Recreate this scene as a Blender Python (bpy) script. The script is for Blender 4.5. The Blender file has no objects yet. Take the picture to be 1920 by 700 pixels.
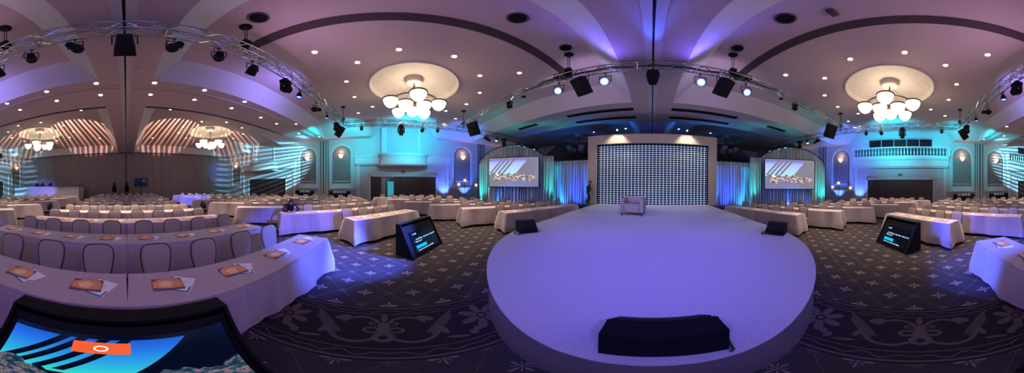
import bpy, bmesh, math, random
from mathutils import Vector, Matrix
random.seed(7)
PI = math.pi
C = bpy.context.scene.collection
SC = bpy.context.scene

# ------------------------------------------------------------------ camera
S = math.radians(360 / 1970)
CAM_Z = 1.8
cam = bpy.data.cameras.new('camera'); co = bpy.data.objects.new('camera', cam); C.objects.link(co)
cam.type = 'PANO'
cam.panorama_type = 'EQUIRECTANGULAR'
cam.longitude_min = -960 * S; cam.longitude_max = 960 * S
cam.latitude_min = -353 * S; cam.latitude_max = 347 * S
cam.clip_start = 0.02; cam.clip_end = 200
yaw = (960 - 1222) * S                                   # clockwise azimuth of the frame's middle column
co.matrix_world = (Matrix.Translation((0, 0, CAM_Z)) @ Matrix.Rotation(-math.radians(0.5), 4, 'Y')
                   @ Matrix.Rotation(-yaw, 4, 'Z') @ Matrix.Rotation(PI / 2, 4, 'X'))
SC.camera = co
# ------------------------------------------------------------------ world and exposure
w = bpy.data.worlds.new('world'); SC.world = w; w.use_nodes = True
w.node_tree.nodes['Background'].inputs[0].default_value = (0.02, 0.016, 0.03, 1)
w.node_tree.nodes['Background'].inputs[1].default_value = 0.2
SC.view_settings.view_transform = 'Standard'; SC.view_settings.look = 'None'
SC.view_settings.gamma = 1; SC.view_settings.use_curve_mapping = False
SC.view_settings.exposure = 0.32
SC.cycles.max_bounces = 6; SC.cycles.diffuse_bounces = 4; SC.cycles.glossy_bounces = 3
SC.cycles.transmission_bounces = 4; SC.cycles.use_light_tree = True
SC.cycles.sample_clamp_indirect = 4.0; SC.cycles.caustics_reflective = False; SC.cycles.caustics_refractive = False

# ------------------------------------------------------------------ lights (at fixtures of the room, plus added fill)
def spot(loc, to, col, power, angle, blend=0.5, size=0.08, gobo=None, name='spot_lamp'):
    l = bpy.data.lights.new(name, 'SPOT'); l.energy = power; l.color = col
    l.spot_size = math.radians(angle); l.spot_blend = blend; l.shadow_soft_size = size
    o = bpy.data.objects.new(name, l); C.objects.link(o); o.location = loc
    o.rotation_euler = (Vector(to) - Vector(loc)).to_track_quat('-Z', 'Y').to_euler()
    if gobo:                                              # a louvred gobo slide in the projector
        l.use_nodes = True; nt = l.node_tree; em = nt.nodes['Emission']
        tc = nt.nodes.new('ShaderNodeTexCoord'); sp = nt.nodes.new('ShaderNodeSeparateXYZ')
        nt.links.new(tc.outputs['Normal'], sp.inputs[0])
        def M(op, a, b=None, c=None):
            n = nt.nodes.new('ShaderNodeMath'); n.operation = op
            for i, v in enumerate((a, b, c)):
                if v is None: continue
                if isinstance(v, (int, float)): n.inputs[i].default_value = v
                else: nt.links.new(v, n.inputs[i])
            return n.outputs[0]
        axis, freq, duty, wob = gobo
        zz = sp.outputs[2]
        u = M('DIVIDE', sp.outputs[axis], zz); v = M('DIVIDE', sp.outputs[1 - axis], zz)
        ph = M('ADD', M('MULTIPLY', u, freq), M('MULTIPLY', M('SINE', M('MULTIPLY', v, 9.0)), wob))
        s_ = M('SINE', ph)
        s2 = M('SINE', M('MULTIPLY', ph, 0.37))
        m = M('MULTIPLY', M('SUBTRACT', M('ADD', s_, M('MULTIPLY', s2, 0.45)), duty), 3.0)
        n = nt.nodes.new('ShaderNodeClamp'); nt.links.new(m, n.inputs[0])
        nt.links.new(n.outputs[0], em.inputs['Strength'])
    return o
def point(loc, col, power, size=0.1, name='point_lamp'):
    l = bpy.data.lights.new(name, 'POINT'); l.energy = power; l.color = col; l.shadow_soft_size = size
    o = bpy.data.objects.new(name, l); C.objects.link(o); o.location = loc
    return o
WARM = (1.0, 0.76, 0.52); WARMW = (1.0, 0.84, 0.68)
VIO = (0.30, 0.24, 1.0); BLUE = (0.08, 0.14, 1.0); CYAN = (0.0, 0.60, 0.9); TEAL = (0.0, 0.9, 0.75)
L_DN = 820
ZC = 7.1; ZB = 6.1; XW = 15.4; YB = -22.0; YF = 24.7
CHAND = [(-8.0, 1.2), (8.0, 1.2), (-8.0, -14.5), (8.2, -14.5)]
for cx, cy in CHAND:
    point((cx, cy, 6.45), WARM, 85, 0.3, 'chandelier_lamp')
    point((cx, cy, 5.10), WARM, 75, 0.3, 'chandelier_lamp')
# stage wash from the front and back trusses
for x in (-1.9, 1.9):
    spot((x, -2.75, 5.3), (x * 0.4, 3.2, 0.6), (.15, .12, 1.0), 1250, 48, 0.9)
    spot((x * 2.3, -2.75, 5.3), (x * 0.5, 7.4, 0.6), (0.60, 0.62, 1.0), 480, 34, 0.9)
    spot((x * 1.9, 4.5, 5.2), (x * 0.3, 2.6, 0.6), (.15, .11, 1.0), 300, 46, 0.9)
# blue heads of the front truss thrown onto the front tables
for x, tx, ty, pw in ((-2.9, -3.6, -.5, 15000), (-1.3, -2.9, -1.6, 4800), (1.35, 3.1, -1.5, 6500), (2.95, 4.0, -1.3, 3000)):
    spot((x, 4.4, 5.25), (tx, ty, 0.3), BLUE, pw, 18, 0.6)
for x, pw in ((-1.3, 5200), (1.35, 3000)): spot((x, 4.4, 5.25), (x * 3.7, -2.7, 0.4), (.09, .11, 1.0), pw, 20, 0.7)
spot((0, 4.2, 5.8), (0, 1.6, 6.09), (.04, .10, 1.0), 260, 40, .9)
for x in (-2.2, 2.2): spot((x, 4.4, 5.25), (x * .4, -2.6, 0.8), (.36, .18, 1.0), 260, 48, 0.9)  # added violet fill over the front tables
spot((-3.7, -3.2, 5.3), (-5.5, -13.5, 0.8), (0.12, 0.16, 1.0), 9000, 17, 0.5)
spot((3.7, -3.2, 5.3), (11, -20.0, 1.0), (0.2, 0.22, 1.0), 12000, 15, 0.6)
spot((-5.9, -3.2, 5.3), (-13.5, -22, 3.6), (0.10, 0.14, 1.0), 9000, 11, 0.6)
for sx in (-1, 1):
    # violet fill added to lift the ceiling, no fixtures of its own
    spot((sx * 5.9, -3.2, 5.75), (sx * 5.9, -5.9, 6.6), (0.30, 0.24, 1.0), 300, 140, 1.0)
    spot((sx * 3.4, -2.6, 4.9), (sx * 4.0, .5, 7.1), (0.60, 0.35, 0.62), 130, 165, 1.0)
    spot((sx * 1.6, 4.45, 5.75), (sx * 0.2, 2.2, 7.1), (0.14, 0.10, 1.0), 130, 130, 1.0)
    spot((sx * 2.2, 4.9, 5.75), (sx * 2.5, 7.5, 6.9), (0.55, 0.42, .8), 70, 160, 1.0)
    # cyan wash on the side walls
    spot((sx * 10.8, 2.1, 5.3), (sx * 15.4, 1.6, 6.3), CYAN, 1700, 105, 0.9)
    spot((sx * 10.8, -1.7, 5.4), (sx * 15.0, -4.0, 5.4), (0.0, 0.62, 0.75), 1300, 90, 0.9)
    spot((sx * 10.8, -2.6, 5.3), (sx * 15.2, -14.0, 4.6), (0.0, 0.60, 0.75), 4500, 50, 0.9)
    spot((sx * 10.8, -2.2, 5.3), (sx * 15.4, -13.0, 3.7), (0.30, 0.72, 1.0), 16000, 36, 0.3, 0.01, (1, 150.0, 0.05, 0.3), 'gobo_lamp')
    spot((sx * 10.8, 4.0, 5.4), (sx * 15.0, 7.5, 5.4), (0.04, 0.2, 1.0), 900, 90, 0.9)
    # warm gobos from fixtures standing in the rear aisles
    spot((sx * 4.0, -8.2, 1.0), (sx * 4.3, -16.0, 7.1), (1.0, 0.52, 0.34), 7500, 40, 0.12, 0.01, (0, 125.0, 0.1, 0.2), 'gobo_lamp')
    spot((sx * 4.0, -8.6, 1.0), (sx * 12.5, -17.0, 7.1), (1.0, 0.55, 0.36), 7000, 30, 0.12, 0.01, (0, 130.0, 0.1, 0.2), 'gobo_lamp')
    # drape lights along the front trusses and on the floor
    spot((sx * 10.3, 8.4, 5.3), (sx * 9.3, 8.9, 3.9), TEAL, 600, 75, 0.9)
    for k in range(8):
        t = k / 7
        px, py = sx * (11.0 - 7.0 * t), 6.85 + 3.0 * min(1, t * 1.9)
        col = TEAL if k in (0, 4) else ((0.02, 0.26, 1.0) if k % 2 else (0.015, 0.07, 1.0))
        spot((px, py - 0.1, 0.2), (px - sx * 0.5, py + .95, 2.1), col, 300, 78, 1.0, 0.03, None, 'uplight_lamp')
    spot((sx * 10.2, 8.6, 5.55), (sx * 3.0, 9.35, 6.1), (0.02, 0.45, 1.0), 700, 20, 0.9)
    spot((sx * 10.2, 11.0, 5.4), (sx * 3.5, 12.4, 7.1), (0.02, 0.22, 1.0), 2200, 22, 0.9)
    spot((sx * 7.9, 9.55, 0.3), (sx * 5.2, 10.4, 1.7), (0.015, 0.12, 1.0), 800, 60, 0.9)  # added side flood raking the pleats, no fixture here
    spot((sx * 7.9, 9.6, 2.6), (sx * 5.0, 10.4, 2.6), (0.02, 0.20, 1.0), 260, 60, 0.9)
    spot((sx * 5.9, 8.9, 0.3), (sx * 6.7, 9.4, 2.6), TEAL, 200, 50, 0.9)
    spot((sx * 10.6, 6.2, 0.3), (sx * 11.0, 7.0, 2.2), TEAL, 220, 60, 0.9)
    spot((sx * 10.3, 6.0, 0.3), (sx * 8.9, 8.2, 0.9), (0.02, 0.18, 1.0), 600, 60, 0.9)
    spot((sx * 9.0, 9.2, 3.9), (sx * 9.1, 8.35, 4.5), TEAL, 60, 120, 0.9)
    spot((sx * 14.75, 5.2, 0.25), (sx * 15.4, 5.15, 2.6), (0.06, 0.16, 1.0), 900, 70, 0.8, 0.05, None, 'uplight_lamp')
    spot((sx * 14.75, 7.4, 0.25), (sx * 15.4, 7.4, 2.6), (0.06, 0.16, 1.0), 900, 70, 0.8, 0.05, None, 'uplight_lamp')
    spot((sx * 1.95, 9.1, 5.05), (sx * 2.05, 9.55, 3.6), (1.0, 0.86, 0.6), 170, 100, 0.8)
    spot((sx * 1.2, -2.75, 5.3), (sx * 1.6, 9.6, 2.4), (0.85, 0.8, 0.9), 420, 34, 0.9)

# ------------------------------------------------------------------ materials
def mat(name, col, rough=0.6, metal=0.0, emit=None, es=0.0, noise=None, bump=None, sheen=0.0, spec=0.5):
    m = bpy.data.materials.new(name); m.use_nodes = True; nt = m.node_tree; b = nt.nodes['Principled BSDF']
    b.inputs['Base Color'].default_value = (*col, 1); b.inputs['Roughness'].default_value = rough
    b.inputs['Metallic'].default_value = metal; b.inputs['Specular IOR Level'].default_value = spec
    if sheen: b.inputs['Sheen Weight'].default_value = sheen
    if emit: b.inputs['Emission Color'].default_value = (*emit, 1); b.inputs['Emission Strength'].default_value = es
    tc = None
    if noise or bump: tc = nt.nodes.new('ShaderNodeTexCoord')
    if noise:
        sc, amt = noise
        n = nt.nodes.new('ShaderNodeTexNoise'); n.inputs['Scale'].default_value = sc; n.inputs['Detail'].default_value = 4
        nt.links.new(tc.outputs['Object'], n.inputs['Vector'])
        r = nt.nodes.new('ShaderNodeValToRGB'); r.color_ramp.elements[0].position = .3; r.color_ramp.elements[1].position = .7
        r.color_ramp.elements[0].color = (*[c * (1 - amt) for c in col], 1); r.color_ramp.elements[1].color = (*[min(1, c * (1 + amt)) for c in col], 1)
        nt.links.new(n.outputs['Fac'], r.inputs[0]); nt.links.new(r.outputs[0], b.inputs['Base Color'])
    if bump:
        sc, st = bump
        n = nt.nodes.new('ShaderNodeTexNoise'); n.inputs['Scale'].default_value = sc; n.inputs['Detail'].default_value = 3
        nt.links.new(tc.outputs['Object'], n.inputs['Vector'])
        bp = nt.nodes.new('ShaderNodeBump'); bp.inputs['Strength'].default_value = st; bp.inputs['Distance'].default_value = .01
        nt.links.new(n.outputs['Fac'], bp.inputs['Height']); nt.links.new(bp.outputs[0], b.inputs['Normal'])
    return m
M = dict(
    ceil=mat('ceiling_plaster', (0.58, 0.46, 0.465), 0.9, noise=(30, .06), bump=(60, .25)),
    slope=mat('cove_plaster', (0.60, 0.56, 0.60), 0.9, noise=(30, .05), bump=(60, .2)),
    medal=mat('medallion_plaster', (0.72, 0.66, 0.60), 0.9, noise=(3, .06)),
    wall=mat('wall_paint', (0.44, 0.41, 0.44), 0.85, noise=(4, .04)),
    wains=mat('wainscot_paint', (0.40, 0.35, 0.38), 0.8, noise=(5, .05)),
    brown=mat('arch_blind', (0.20, 0.14, 0.14), 0.8, noise=(40, .15)),
    trimw=mat('trim_paint', (0.58, 0.56, 0.60), 0.7),
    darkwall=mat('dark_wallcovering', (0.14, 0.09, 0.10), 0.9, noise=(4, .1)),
    partition=mat('partition_fabric', (0.20, 0.16, 0.17), 0.95, noise=(60, .10), bump=(200, .2)),
    black=mat('matt_black', (0.009, 0.009, 0.011), 0.7, noise=(30, .2), spec=.15),
    blackfab=mat('black_speaker_cloth', (0.004, 0.004, 0.007), 0.9, bump=(150, .3), spec=.1),
    grille=mat('speaker_grille', (0.010, 0.010, 0.013), 0.8, bump=(300, .5), spec=.15),
    alu=mat('aluminium', (0.50, 0.50, 0.55), 0.25, 0.95),
    steel=mat('dark_steel', (0.10, 0.09, 0.10), 0.4, 0.8),
    bronze=mat('bronze', (0.12, 0.09, 0.08), 0.4, 0.7),
    cloth=mat('table_linen', (0.46, 0.37, 0.41), 0.9, noise=(180, .08), bump=(6, .35), sheen=.2),
    chair=mat('chair_fabric', (0.37, 0.30, 0.28), 0.95, noise=(160, .12), bump=(220, .3), sheen=.2),
    ply=mat('table_laminate', (0.25, 0.18, 0.13), 0.5, noise=(10, .1)),
    door=mat('dark_door_wood', (0.045, 0.022, 0.024), 0.45, noise=(6, .2)),
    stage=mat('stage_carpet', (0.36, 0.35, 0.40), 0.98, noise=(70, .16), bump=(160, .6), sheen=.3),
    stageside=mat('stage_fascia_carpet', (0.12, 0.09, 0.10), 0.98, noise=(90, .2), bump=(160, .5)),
    beige=mat('backdrop_plaster', (0.44, 0.38, 0.34), 0.85, noise=(14, .12), bump=(20, .4)),
    navy=mat('backdrop_recess', (0.005, 0.007, 0.025), 0.8, spec=.1),
    lattice=mat('backlit_lattice', (0.55, 0.6, 0.7), 0.5, emit=(0.42, 0.62, 1.0), es=0.27),
    arm=mat('armchair_upholstery', (0.33, 0.27, 0.28), 0.85, noise=(60, .08), bump=(120, .2)),
    armdark=mat('armchair_cushion', (0.30, 0.22, 0.25), 0.9, noise=(60, .1)),
    bowl=mat('opal_glass', (0.35, 0.34, 0.32), 0.4, emit=(1.0, 0.86, 0.68), es=1.15),
    bowloff=mat('unlit_glass', (0.30, 0.26, 0.25), 0.4),
    down=mat('lit_downlight', (1, 1, 1), 0.4, emit=(1.0, 0.80, 0.55), es=9.0),
    downrim=mat('downlight_trim', (0.75, 0.70, 0.66), 0.5),
    sconce=mat('sconce_glass', (0.4, 0.38, 0.35), 0.4, emit=(1.0, 0.78, 0.5), es=2.2),
    bluelens=mat('blue_lens', (0.1, 0.1, 1), 0.3, emit=(0.10, 0.16, 1.0), es=4.0),
    bluehot=mat('blue_lens_core', (0.1, 0.1, 1), 0.3, emit=(0.5, 0.6, 1.0), es=12.0),
    teallens=mat('teal_lens', (0.1, 1, 0.9), 0.3, emit=(0.1, 0.9, 0.95), es=6.0),
    amber=mat('amber_lamp', (.5, .3, .15), 0.3, emit=(1.0, 0.55, 0.25), es=0.55),
    amberhot=mat('amber_core', (1, .8, .6), 0.3, emit=(1.0, 0.82, 0.58), es=3.0),
    white=mat('white_paper', (0.92, 0.92, 0.95), 0.7),
    paper2=mat('blue_print', (0.05, 0.12, 0.25), 0.6),
    orange=mat('brochure_orange', (0.85, 0.33, 0.14), 0.45),
    orangel=mat('brochure_peach', (1.0, 0.62, 0.34), 0.45),
    brdark=mat('brochure_maroon', (0.22, 0.06, 0.05), 0.45),
    greyw=mat('screen_surface', (0.5, 0.5, 0.56), 0.8, emit=(0.19, 0.20, 0.30), es=0.45),
    skin=mat('skin', (0.50, 0.30, 0.24), 0.6),
    shirt=mat('black_jersey', (0.012, 0.012, 0.02), 0.9),
    hair=mat('dark_hair', (0.03, 0.022, 0.02), 0.7),
    glass=mat('clear_glassware', (0.75, 0.8, 0.85), 0.1, spec=.8),
    vent=mat('vent_slots', (0.045, 0.03, 0.035), 0.8),
    grooves=mat('vent_louvres', (0.13, 0.09, 0.10), 0.8),
    skirt=mat('pleated_skirt', (0.50, 0.44, 0.50), 0.9, noise=(60, .06)),
    drape=mat('silver_drape', (0.55, 0.60, 0.68), 0.38, noise=(20, .08), sheen=.4),
    greydrape=mat('grey_drape', (0.18, 0.18, 0.22), 0.9),
    poster=mat('poster_print', (0.35, 0.36, 0.42), 0.6, noise=(8, .5)),
    teal=mat('teal_banner_glow', (0.05, 0.35, 0.40), 0.6, emit=(0.05, 0.5, 0.6), es=0.5, noise=(9, .6)),  # slight glow stands in for corridor light on the print
    lattop=mat('cable_rubber', (0.01, 0.01, 0.012), 0.5),
)
# screen picture: a gradient sky, by height on the screen (object space z from 0 to 1)
def pic_mat(name, stops, es, axis=2, vec='Generated', noise=None):
    m = bpy.data.materials.new(name); m.use_nodes = True; nt = m.node_tree; b = nt.nodes['Principled BSDF']
    b.inputs['Base Color'].default_value = (0.02, 0.02, 0.02, 1); b.inputs['Roughness'].default_value = 0.4
    tc = nt.nodes.new('ShaderNodeTexCoord'); sp = nt.nodes.new('ShaderNodeSeparateXYZ')
    nt.links.new(tc.outputs['UV' if vec == 'UV' else 'Object'], sp.inputs[0])
    r = nt.nodes.new('ShaderNodeValToRGB'); e = r.color_ramp.elements
    src = sp.outputs[1]
    if noise:
        n = nt.nodes.new('ShaderNodeTexNoise'); n.inputs['Scale'].default_value = noise; n.inputs['Detail'].default_value = 6; n.inputs['Roughness'].default_value = .7
        nt.links.new(tc.outputs['UV'], n.inputs['Vector']); src = n.outputs['Fac']
    e[0].position, e[0].color = stops[0][0], (*stops[0][1], 1); e[1].position, e[1].color = stops[-1][0], (*stops[-1][1], 1)
    for p, c in stops[1:-1]:
        q = e.new(p); q.color = (*c, 1)
    nt.links.new(src, r.inputs[0]); nt.links.new(r.outputs[0], b.inputs['Emission Color'])
    b.inputs['Emission Strength'].default_value = es
    return m
M['sky'] = pic_mat('projected_sky', [(0.40, (0.30, 0.75, 0.80)), (0.58, (0.40, 0.60, 0.90)), (0.82, (0.36, 0.42, 0.88)), (0.93, (0.14, 0.16, 0.62)), (1.0, (0.2, 0.2, 0.5))], 1.0, vec='UV')
M['rock'] = pic_mat('projected_rock', [(0.40, (0.11, 0.11, 0.16)), (0.475, (0.15, 0.12, 0.15)), (0.52, (0.55, 0.38, 0.32)), (0.56, (0.95, 0.76, 0.64)), (0.63, (0.3, 0.22, 0.22))], 0.85, vec='UV', noise=16)
M['mosky'] = pic_mat('monitor_sky', [(0.40, (0.02, 0.60, 0.45)), (0.62, (0.015, 0.32, 0.62)), (0.85, (0.008, 0.12, 0.62)), (1.0, (0.004, 0.06, 0.42))], 1.0, vec='UV')
M['morock'] = pic_mat('monitor_rock', [(0.40, (0.004, 0.02, 0.04)), (0.50, (0.012, 0.06, 0.10)), (0.57, (0.30, 0.18, 0.17)), (0.62, (0.01, 0.03, 0.06))], 0.9, vec='UV', noise=16)
M['mblack'] = mat('monitor_glass', (0.004, 0.004, 0.008), 0.15, emit=(0.0, 0.002, 0.008), es=1.0)
M['mwhite'] = mat('monitor_text', (0.5, 0.6, 0.7), 0.4, emit=(0.42, 0.75, 0.85), es=1.3)
M['mcyan'] = mat('monitor_bar', (0.0, 0.3, 0.6), 0.4, emit=(0.0, 0.30, 0.62), es=1.3)
M['mor'] = mat('monitor_orange', (0.6, 0.08, 0.02), 0.4, emit=(0.62, 0.085, 0.015), es=1.0)
M['mow'] = mat('monitor_letter', (0.9, 0.9, 0.9), 0.4, emit=(0.85, 0.85, 0.85), es=1.0)

def paint_crease_light(m):  # paler lines put the light on pressed creases into the colour
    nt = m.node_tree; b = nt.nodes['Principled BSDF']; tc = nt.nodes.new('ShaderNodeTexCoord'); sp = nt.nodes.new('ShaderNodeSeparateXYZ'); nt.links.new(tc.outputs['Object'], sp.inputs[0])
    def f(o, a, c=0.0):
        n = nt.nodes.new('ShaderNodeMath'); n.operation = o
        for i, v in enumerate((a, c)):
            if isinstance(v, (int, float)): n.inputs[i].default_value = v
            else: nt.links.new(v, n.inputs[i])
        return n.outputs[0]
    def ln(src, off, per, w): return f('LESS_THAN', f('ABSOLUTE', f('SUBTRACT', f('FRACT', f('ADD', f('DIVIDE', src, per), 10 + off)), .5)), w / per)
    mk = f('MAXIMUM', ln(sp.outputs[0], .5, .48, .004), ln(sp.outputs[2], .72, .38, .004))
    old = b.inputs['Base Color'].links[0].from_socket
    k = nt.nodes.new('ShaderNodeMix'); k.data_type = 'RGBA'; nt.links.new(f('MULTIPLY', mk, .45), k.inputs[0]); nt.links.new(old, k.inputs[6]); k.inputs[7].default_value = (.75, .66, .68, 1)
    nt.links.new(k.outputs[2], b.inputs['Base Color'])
paint_crease_light(M['cloth'])
# ---- carpet: a small expression language over Math nodes
def carpet():
    m = bpy.data.materials.new('patterned_carpet'); m.use_nodes = True; nt = m.node_tree; b = nt.nodes['Principled BSDF']
    b.inputs['Roughness'].default_value = 0.95; b.inputs['Specular IOR Level'].default_value = 0.15
    tc = nt.nodes.new('ShaderNodeTexCoord'); sp = nt.nodes.new('ShaderNodeSeparateXYZ'); nt.links.new(tc.outputs['Object'], sp.inputs[0])
    def op(o, *a):
        n = nt.nodes.new('ShaderNodeMath'); n.operation = o
        for i, v in enumerate(a):
            if isinstance(v, E): nt.links.new(v.s, n.inputs[i])
            else: n.inputs[i].default_value = v
        return E(n.outputs[0])
    class E:
        def __init__(s, k): s.s = k
        def __add__(s, o): return op('ADD', s, o)
        __radd__ = __add__
        def __sub__(s, o): return op('SUBTRACT', s, o)
        def __rsub__(s, o): return op('SUBTRACT', o, s)
        def __mul__(s, o): return op('MULTIPLY', s, o)
        __rmul__ = __mul__
        def __truediv__(s, o): return op('DIVIDE', s, o)
    ab = lambda a: op('ABSOLUTE', a); fr = lambda a: op('FRACT', a)
    lt = lambda a, c: op('LESS_THAN', a, c); gt = lambda a, c: op('GREATER_THAN', a, c)
    mx = lambda a, c: op('MAXIMUM', a, c)
    def mxs(l):
        r = l[0]
        for k in l[1:]: r = mx(r, k)
        return r
    ln = lambda a, c: op('SQRT', a * a + c * c)
    X, Y = E(sp.outputs[0]), E(sp.outputs[1]); ax = ab(X)
    p = 0.3375
    u = (ax - 2.335) / p; v = Y / p
    a = (u + v) * 0.5; c = (u - v) * 0.5
    fa = fr(a + 100) - 0.5; fc = fr(c + 100) - 0.5                # big flower at 0,0
    ga = fr(a + 100.5) - 0.5; gc = fr(c + 100.5) - 0.5            # small flower at 0,0
    def flower(q1, q2, R, k=4.0):
        dx = (q1 + q2) * p; dy = (q1 - q2) * p
        r = ln(dx, dy * 0.85); th = op('ARCTAN2', dy, dx)
        pc = op('POWER', ab(op('COSINE', th * 2.0)), 8.0)          # four long leaves
        ps = op('POWER', ab(op('SINE', th * 2.0)), 9.0) * 0.68     # four short ones between them
        w_ = op('MINIMUM', (r / R) * 1.6 + 0.1, 1.0)
        return mx(lt(r, mx(pc, ps) * w_ * R) * gt(r, R * 0.2), lt(r, R * 0.11))
    big = flower(fa, fc, 0.092); small = flower(ga, gc, 0.055)
    lines = mx(lt(ab(ga), 0.0085), lt(ab(gc), 0.0085))
    field = gt(ax, 1.97)
    inner = lt(ax, 1.0)
    band = (1 - field) * (1 - inner)
    # ornament of the border band
    s = ax - 1.49; t = fr((Y + 1.05) * 0.5 + 50) * 2 - 1; at = ab(t)
    def ell(cs, ct, rs, rt, rot=0.0, tt=at):
        ds = s - cs; dt = tt - ct; cc, sn = math.cos(rot), math.sin(rot)
        e1 = (ds * cc + dt * sn) / rs; e2 = (dt * cc - ds * sn) / rt
        return e1 * e1 + e2 * e2
    orn = [lt(ell(.23, 0, .07, .035), 1), lt(ell(.12, .08, .035, .07, .0), 1) * gt(ell(.12, .08, .016, .045), 1),
           lt(ell(.0, .11, .055, .085), 1) * gt(ell(.0, .11, .028, .05), 1), lt(ell(-.12, 0, .085, .10), 1) * gt(ell(-.12, 0, .04, .05), 1),
           lt(ell(.03, 0, .12, .055), 1)]
    # arms: parts of rings
    r1 = ell(.05, .22, .21, .21); orn.append(lt(r1, 1.0) * gt(r1, .72) * gt(s, .12) * lt(at, .44)); orn.append(lt(ell(.20, .42, .05, .09, .35), 1))
    r2 = ell(.10, .26, .33, .30); orn.append(lt(r2, 1.0) * gt(r2, .80) * lt(s, -.05)); orn.append(lt(ell(-.06, .54, .08, .035, -.3), 1))
    orn.append(lt(ell(-.22, .62, .02, .10, .25), 1)); orn.append(lt(ell(-.20, .78, .045, .04), 1)); orn.append(lt(ell(-.16, .84, .04, .035), 1))
    bt = 1 - at; fl_r = ln(s - .04, bt); fl_t = op('ARCTAN2', bt, s - .04)
    orn.append(lt(fl_r, (ab(op('COSINE', fl_t * 3.5)) * .75 + .2) * .27) * gt(fl_r, .06)); orn.append(lt(fl_r, .035))
    feather = ell(.08, .56, .07, .30, -.85)
    rag = op('SINE', (at - s) * 60.0) * .22 + .7
    dim = lt(feather, rag) * 0.13
    bl = [lt(ab(ax - 1.93), .010), lt(ab(ax - 1.80), .006), lt(ab(ax - 1.18), .006), lt(ab(ax - 1.04), .012)]
    wv = lt(ab(ax - 1.865 - op('SINE', Y * 26.0) * op('SINE', Y * 7.0) * .03), .006) * .2; wv2 = lt(ab(ax - 1.11 - op('SINE', Y * 22.0) * op('SINE', Y * 5.0) * .035), .007) * .2
    ornm = mxs(orn) * .19
    bandm = mx(mx(ornm, dim), mx(mxs(bl) * .2, mx(wv, wv2)))
    fm = mxs([big * .85, small * .35, lines * .2])
    mask = field * fm + inner * fm * .45 + band * bandm
    n = nt.nodes.new('ShaderNodeTexNoise'); n.inputs['Scale'].default_value = 90; n.inputs['Detail'].default_value = 3
    nt.links.new(tc.outputs['Object'], n.inputs['Vector'])
    n2 = nt.nodes.new('ShaderNodeTexNoise'); n2.inputs['Scale'].default_value = 1.2; nt.links.new(tc.outputs['Object'], n2.inputs['Vector'])
    var = (E(n.outputs['Fac']) - .5) * .5 + (E(n2.outputs['Fac']) - .5) * .3 + 1
    def mixc(fac, c1, c2):
        k = nt.nodes.new('ShaderNodeMix'); k.data_type = 'RGBA'
        nt.links.new(fac.s, k.inputs[0])
        for i, cc in ((6, c1), (7, c2)):
            if isinstance(cc, tuple): k.inputs[i].default_value = (*cc, 1)
            else: nt.links.new(cc, k.inputs[i])
        return k.outputs[2]
    base = mixc(band, (0.042, 0.035, 0.045), (0.026, 0.017, 0.024))
    col = mixc(mask, base, (0.42, 0.36, 0.34))
    k = nt.nodes.new('ShaderNodeVectorMath'); k.operation = 'SCALE'; nt.links.new(col, k.inputs[0]); nt.links.new(var.s, k.inputs['Scale'])
    nt.links.new(k.outputs[0], b.inputs['Base Color'])
    return m
M['carpet'] = carpet()

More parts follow.
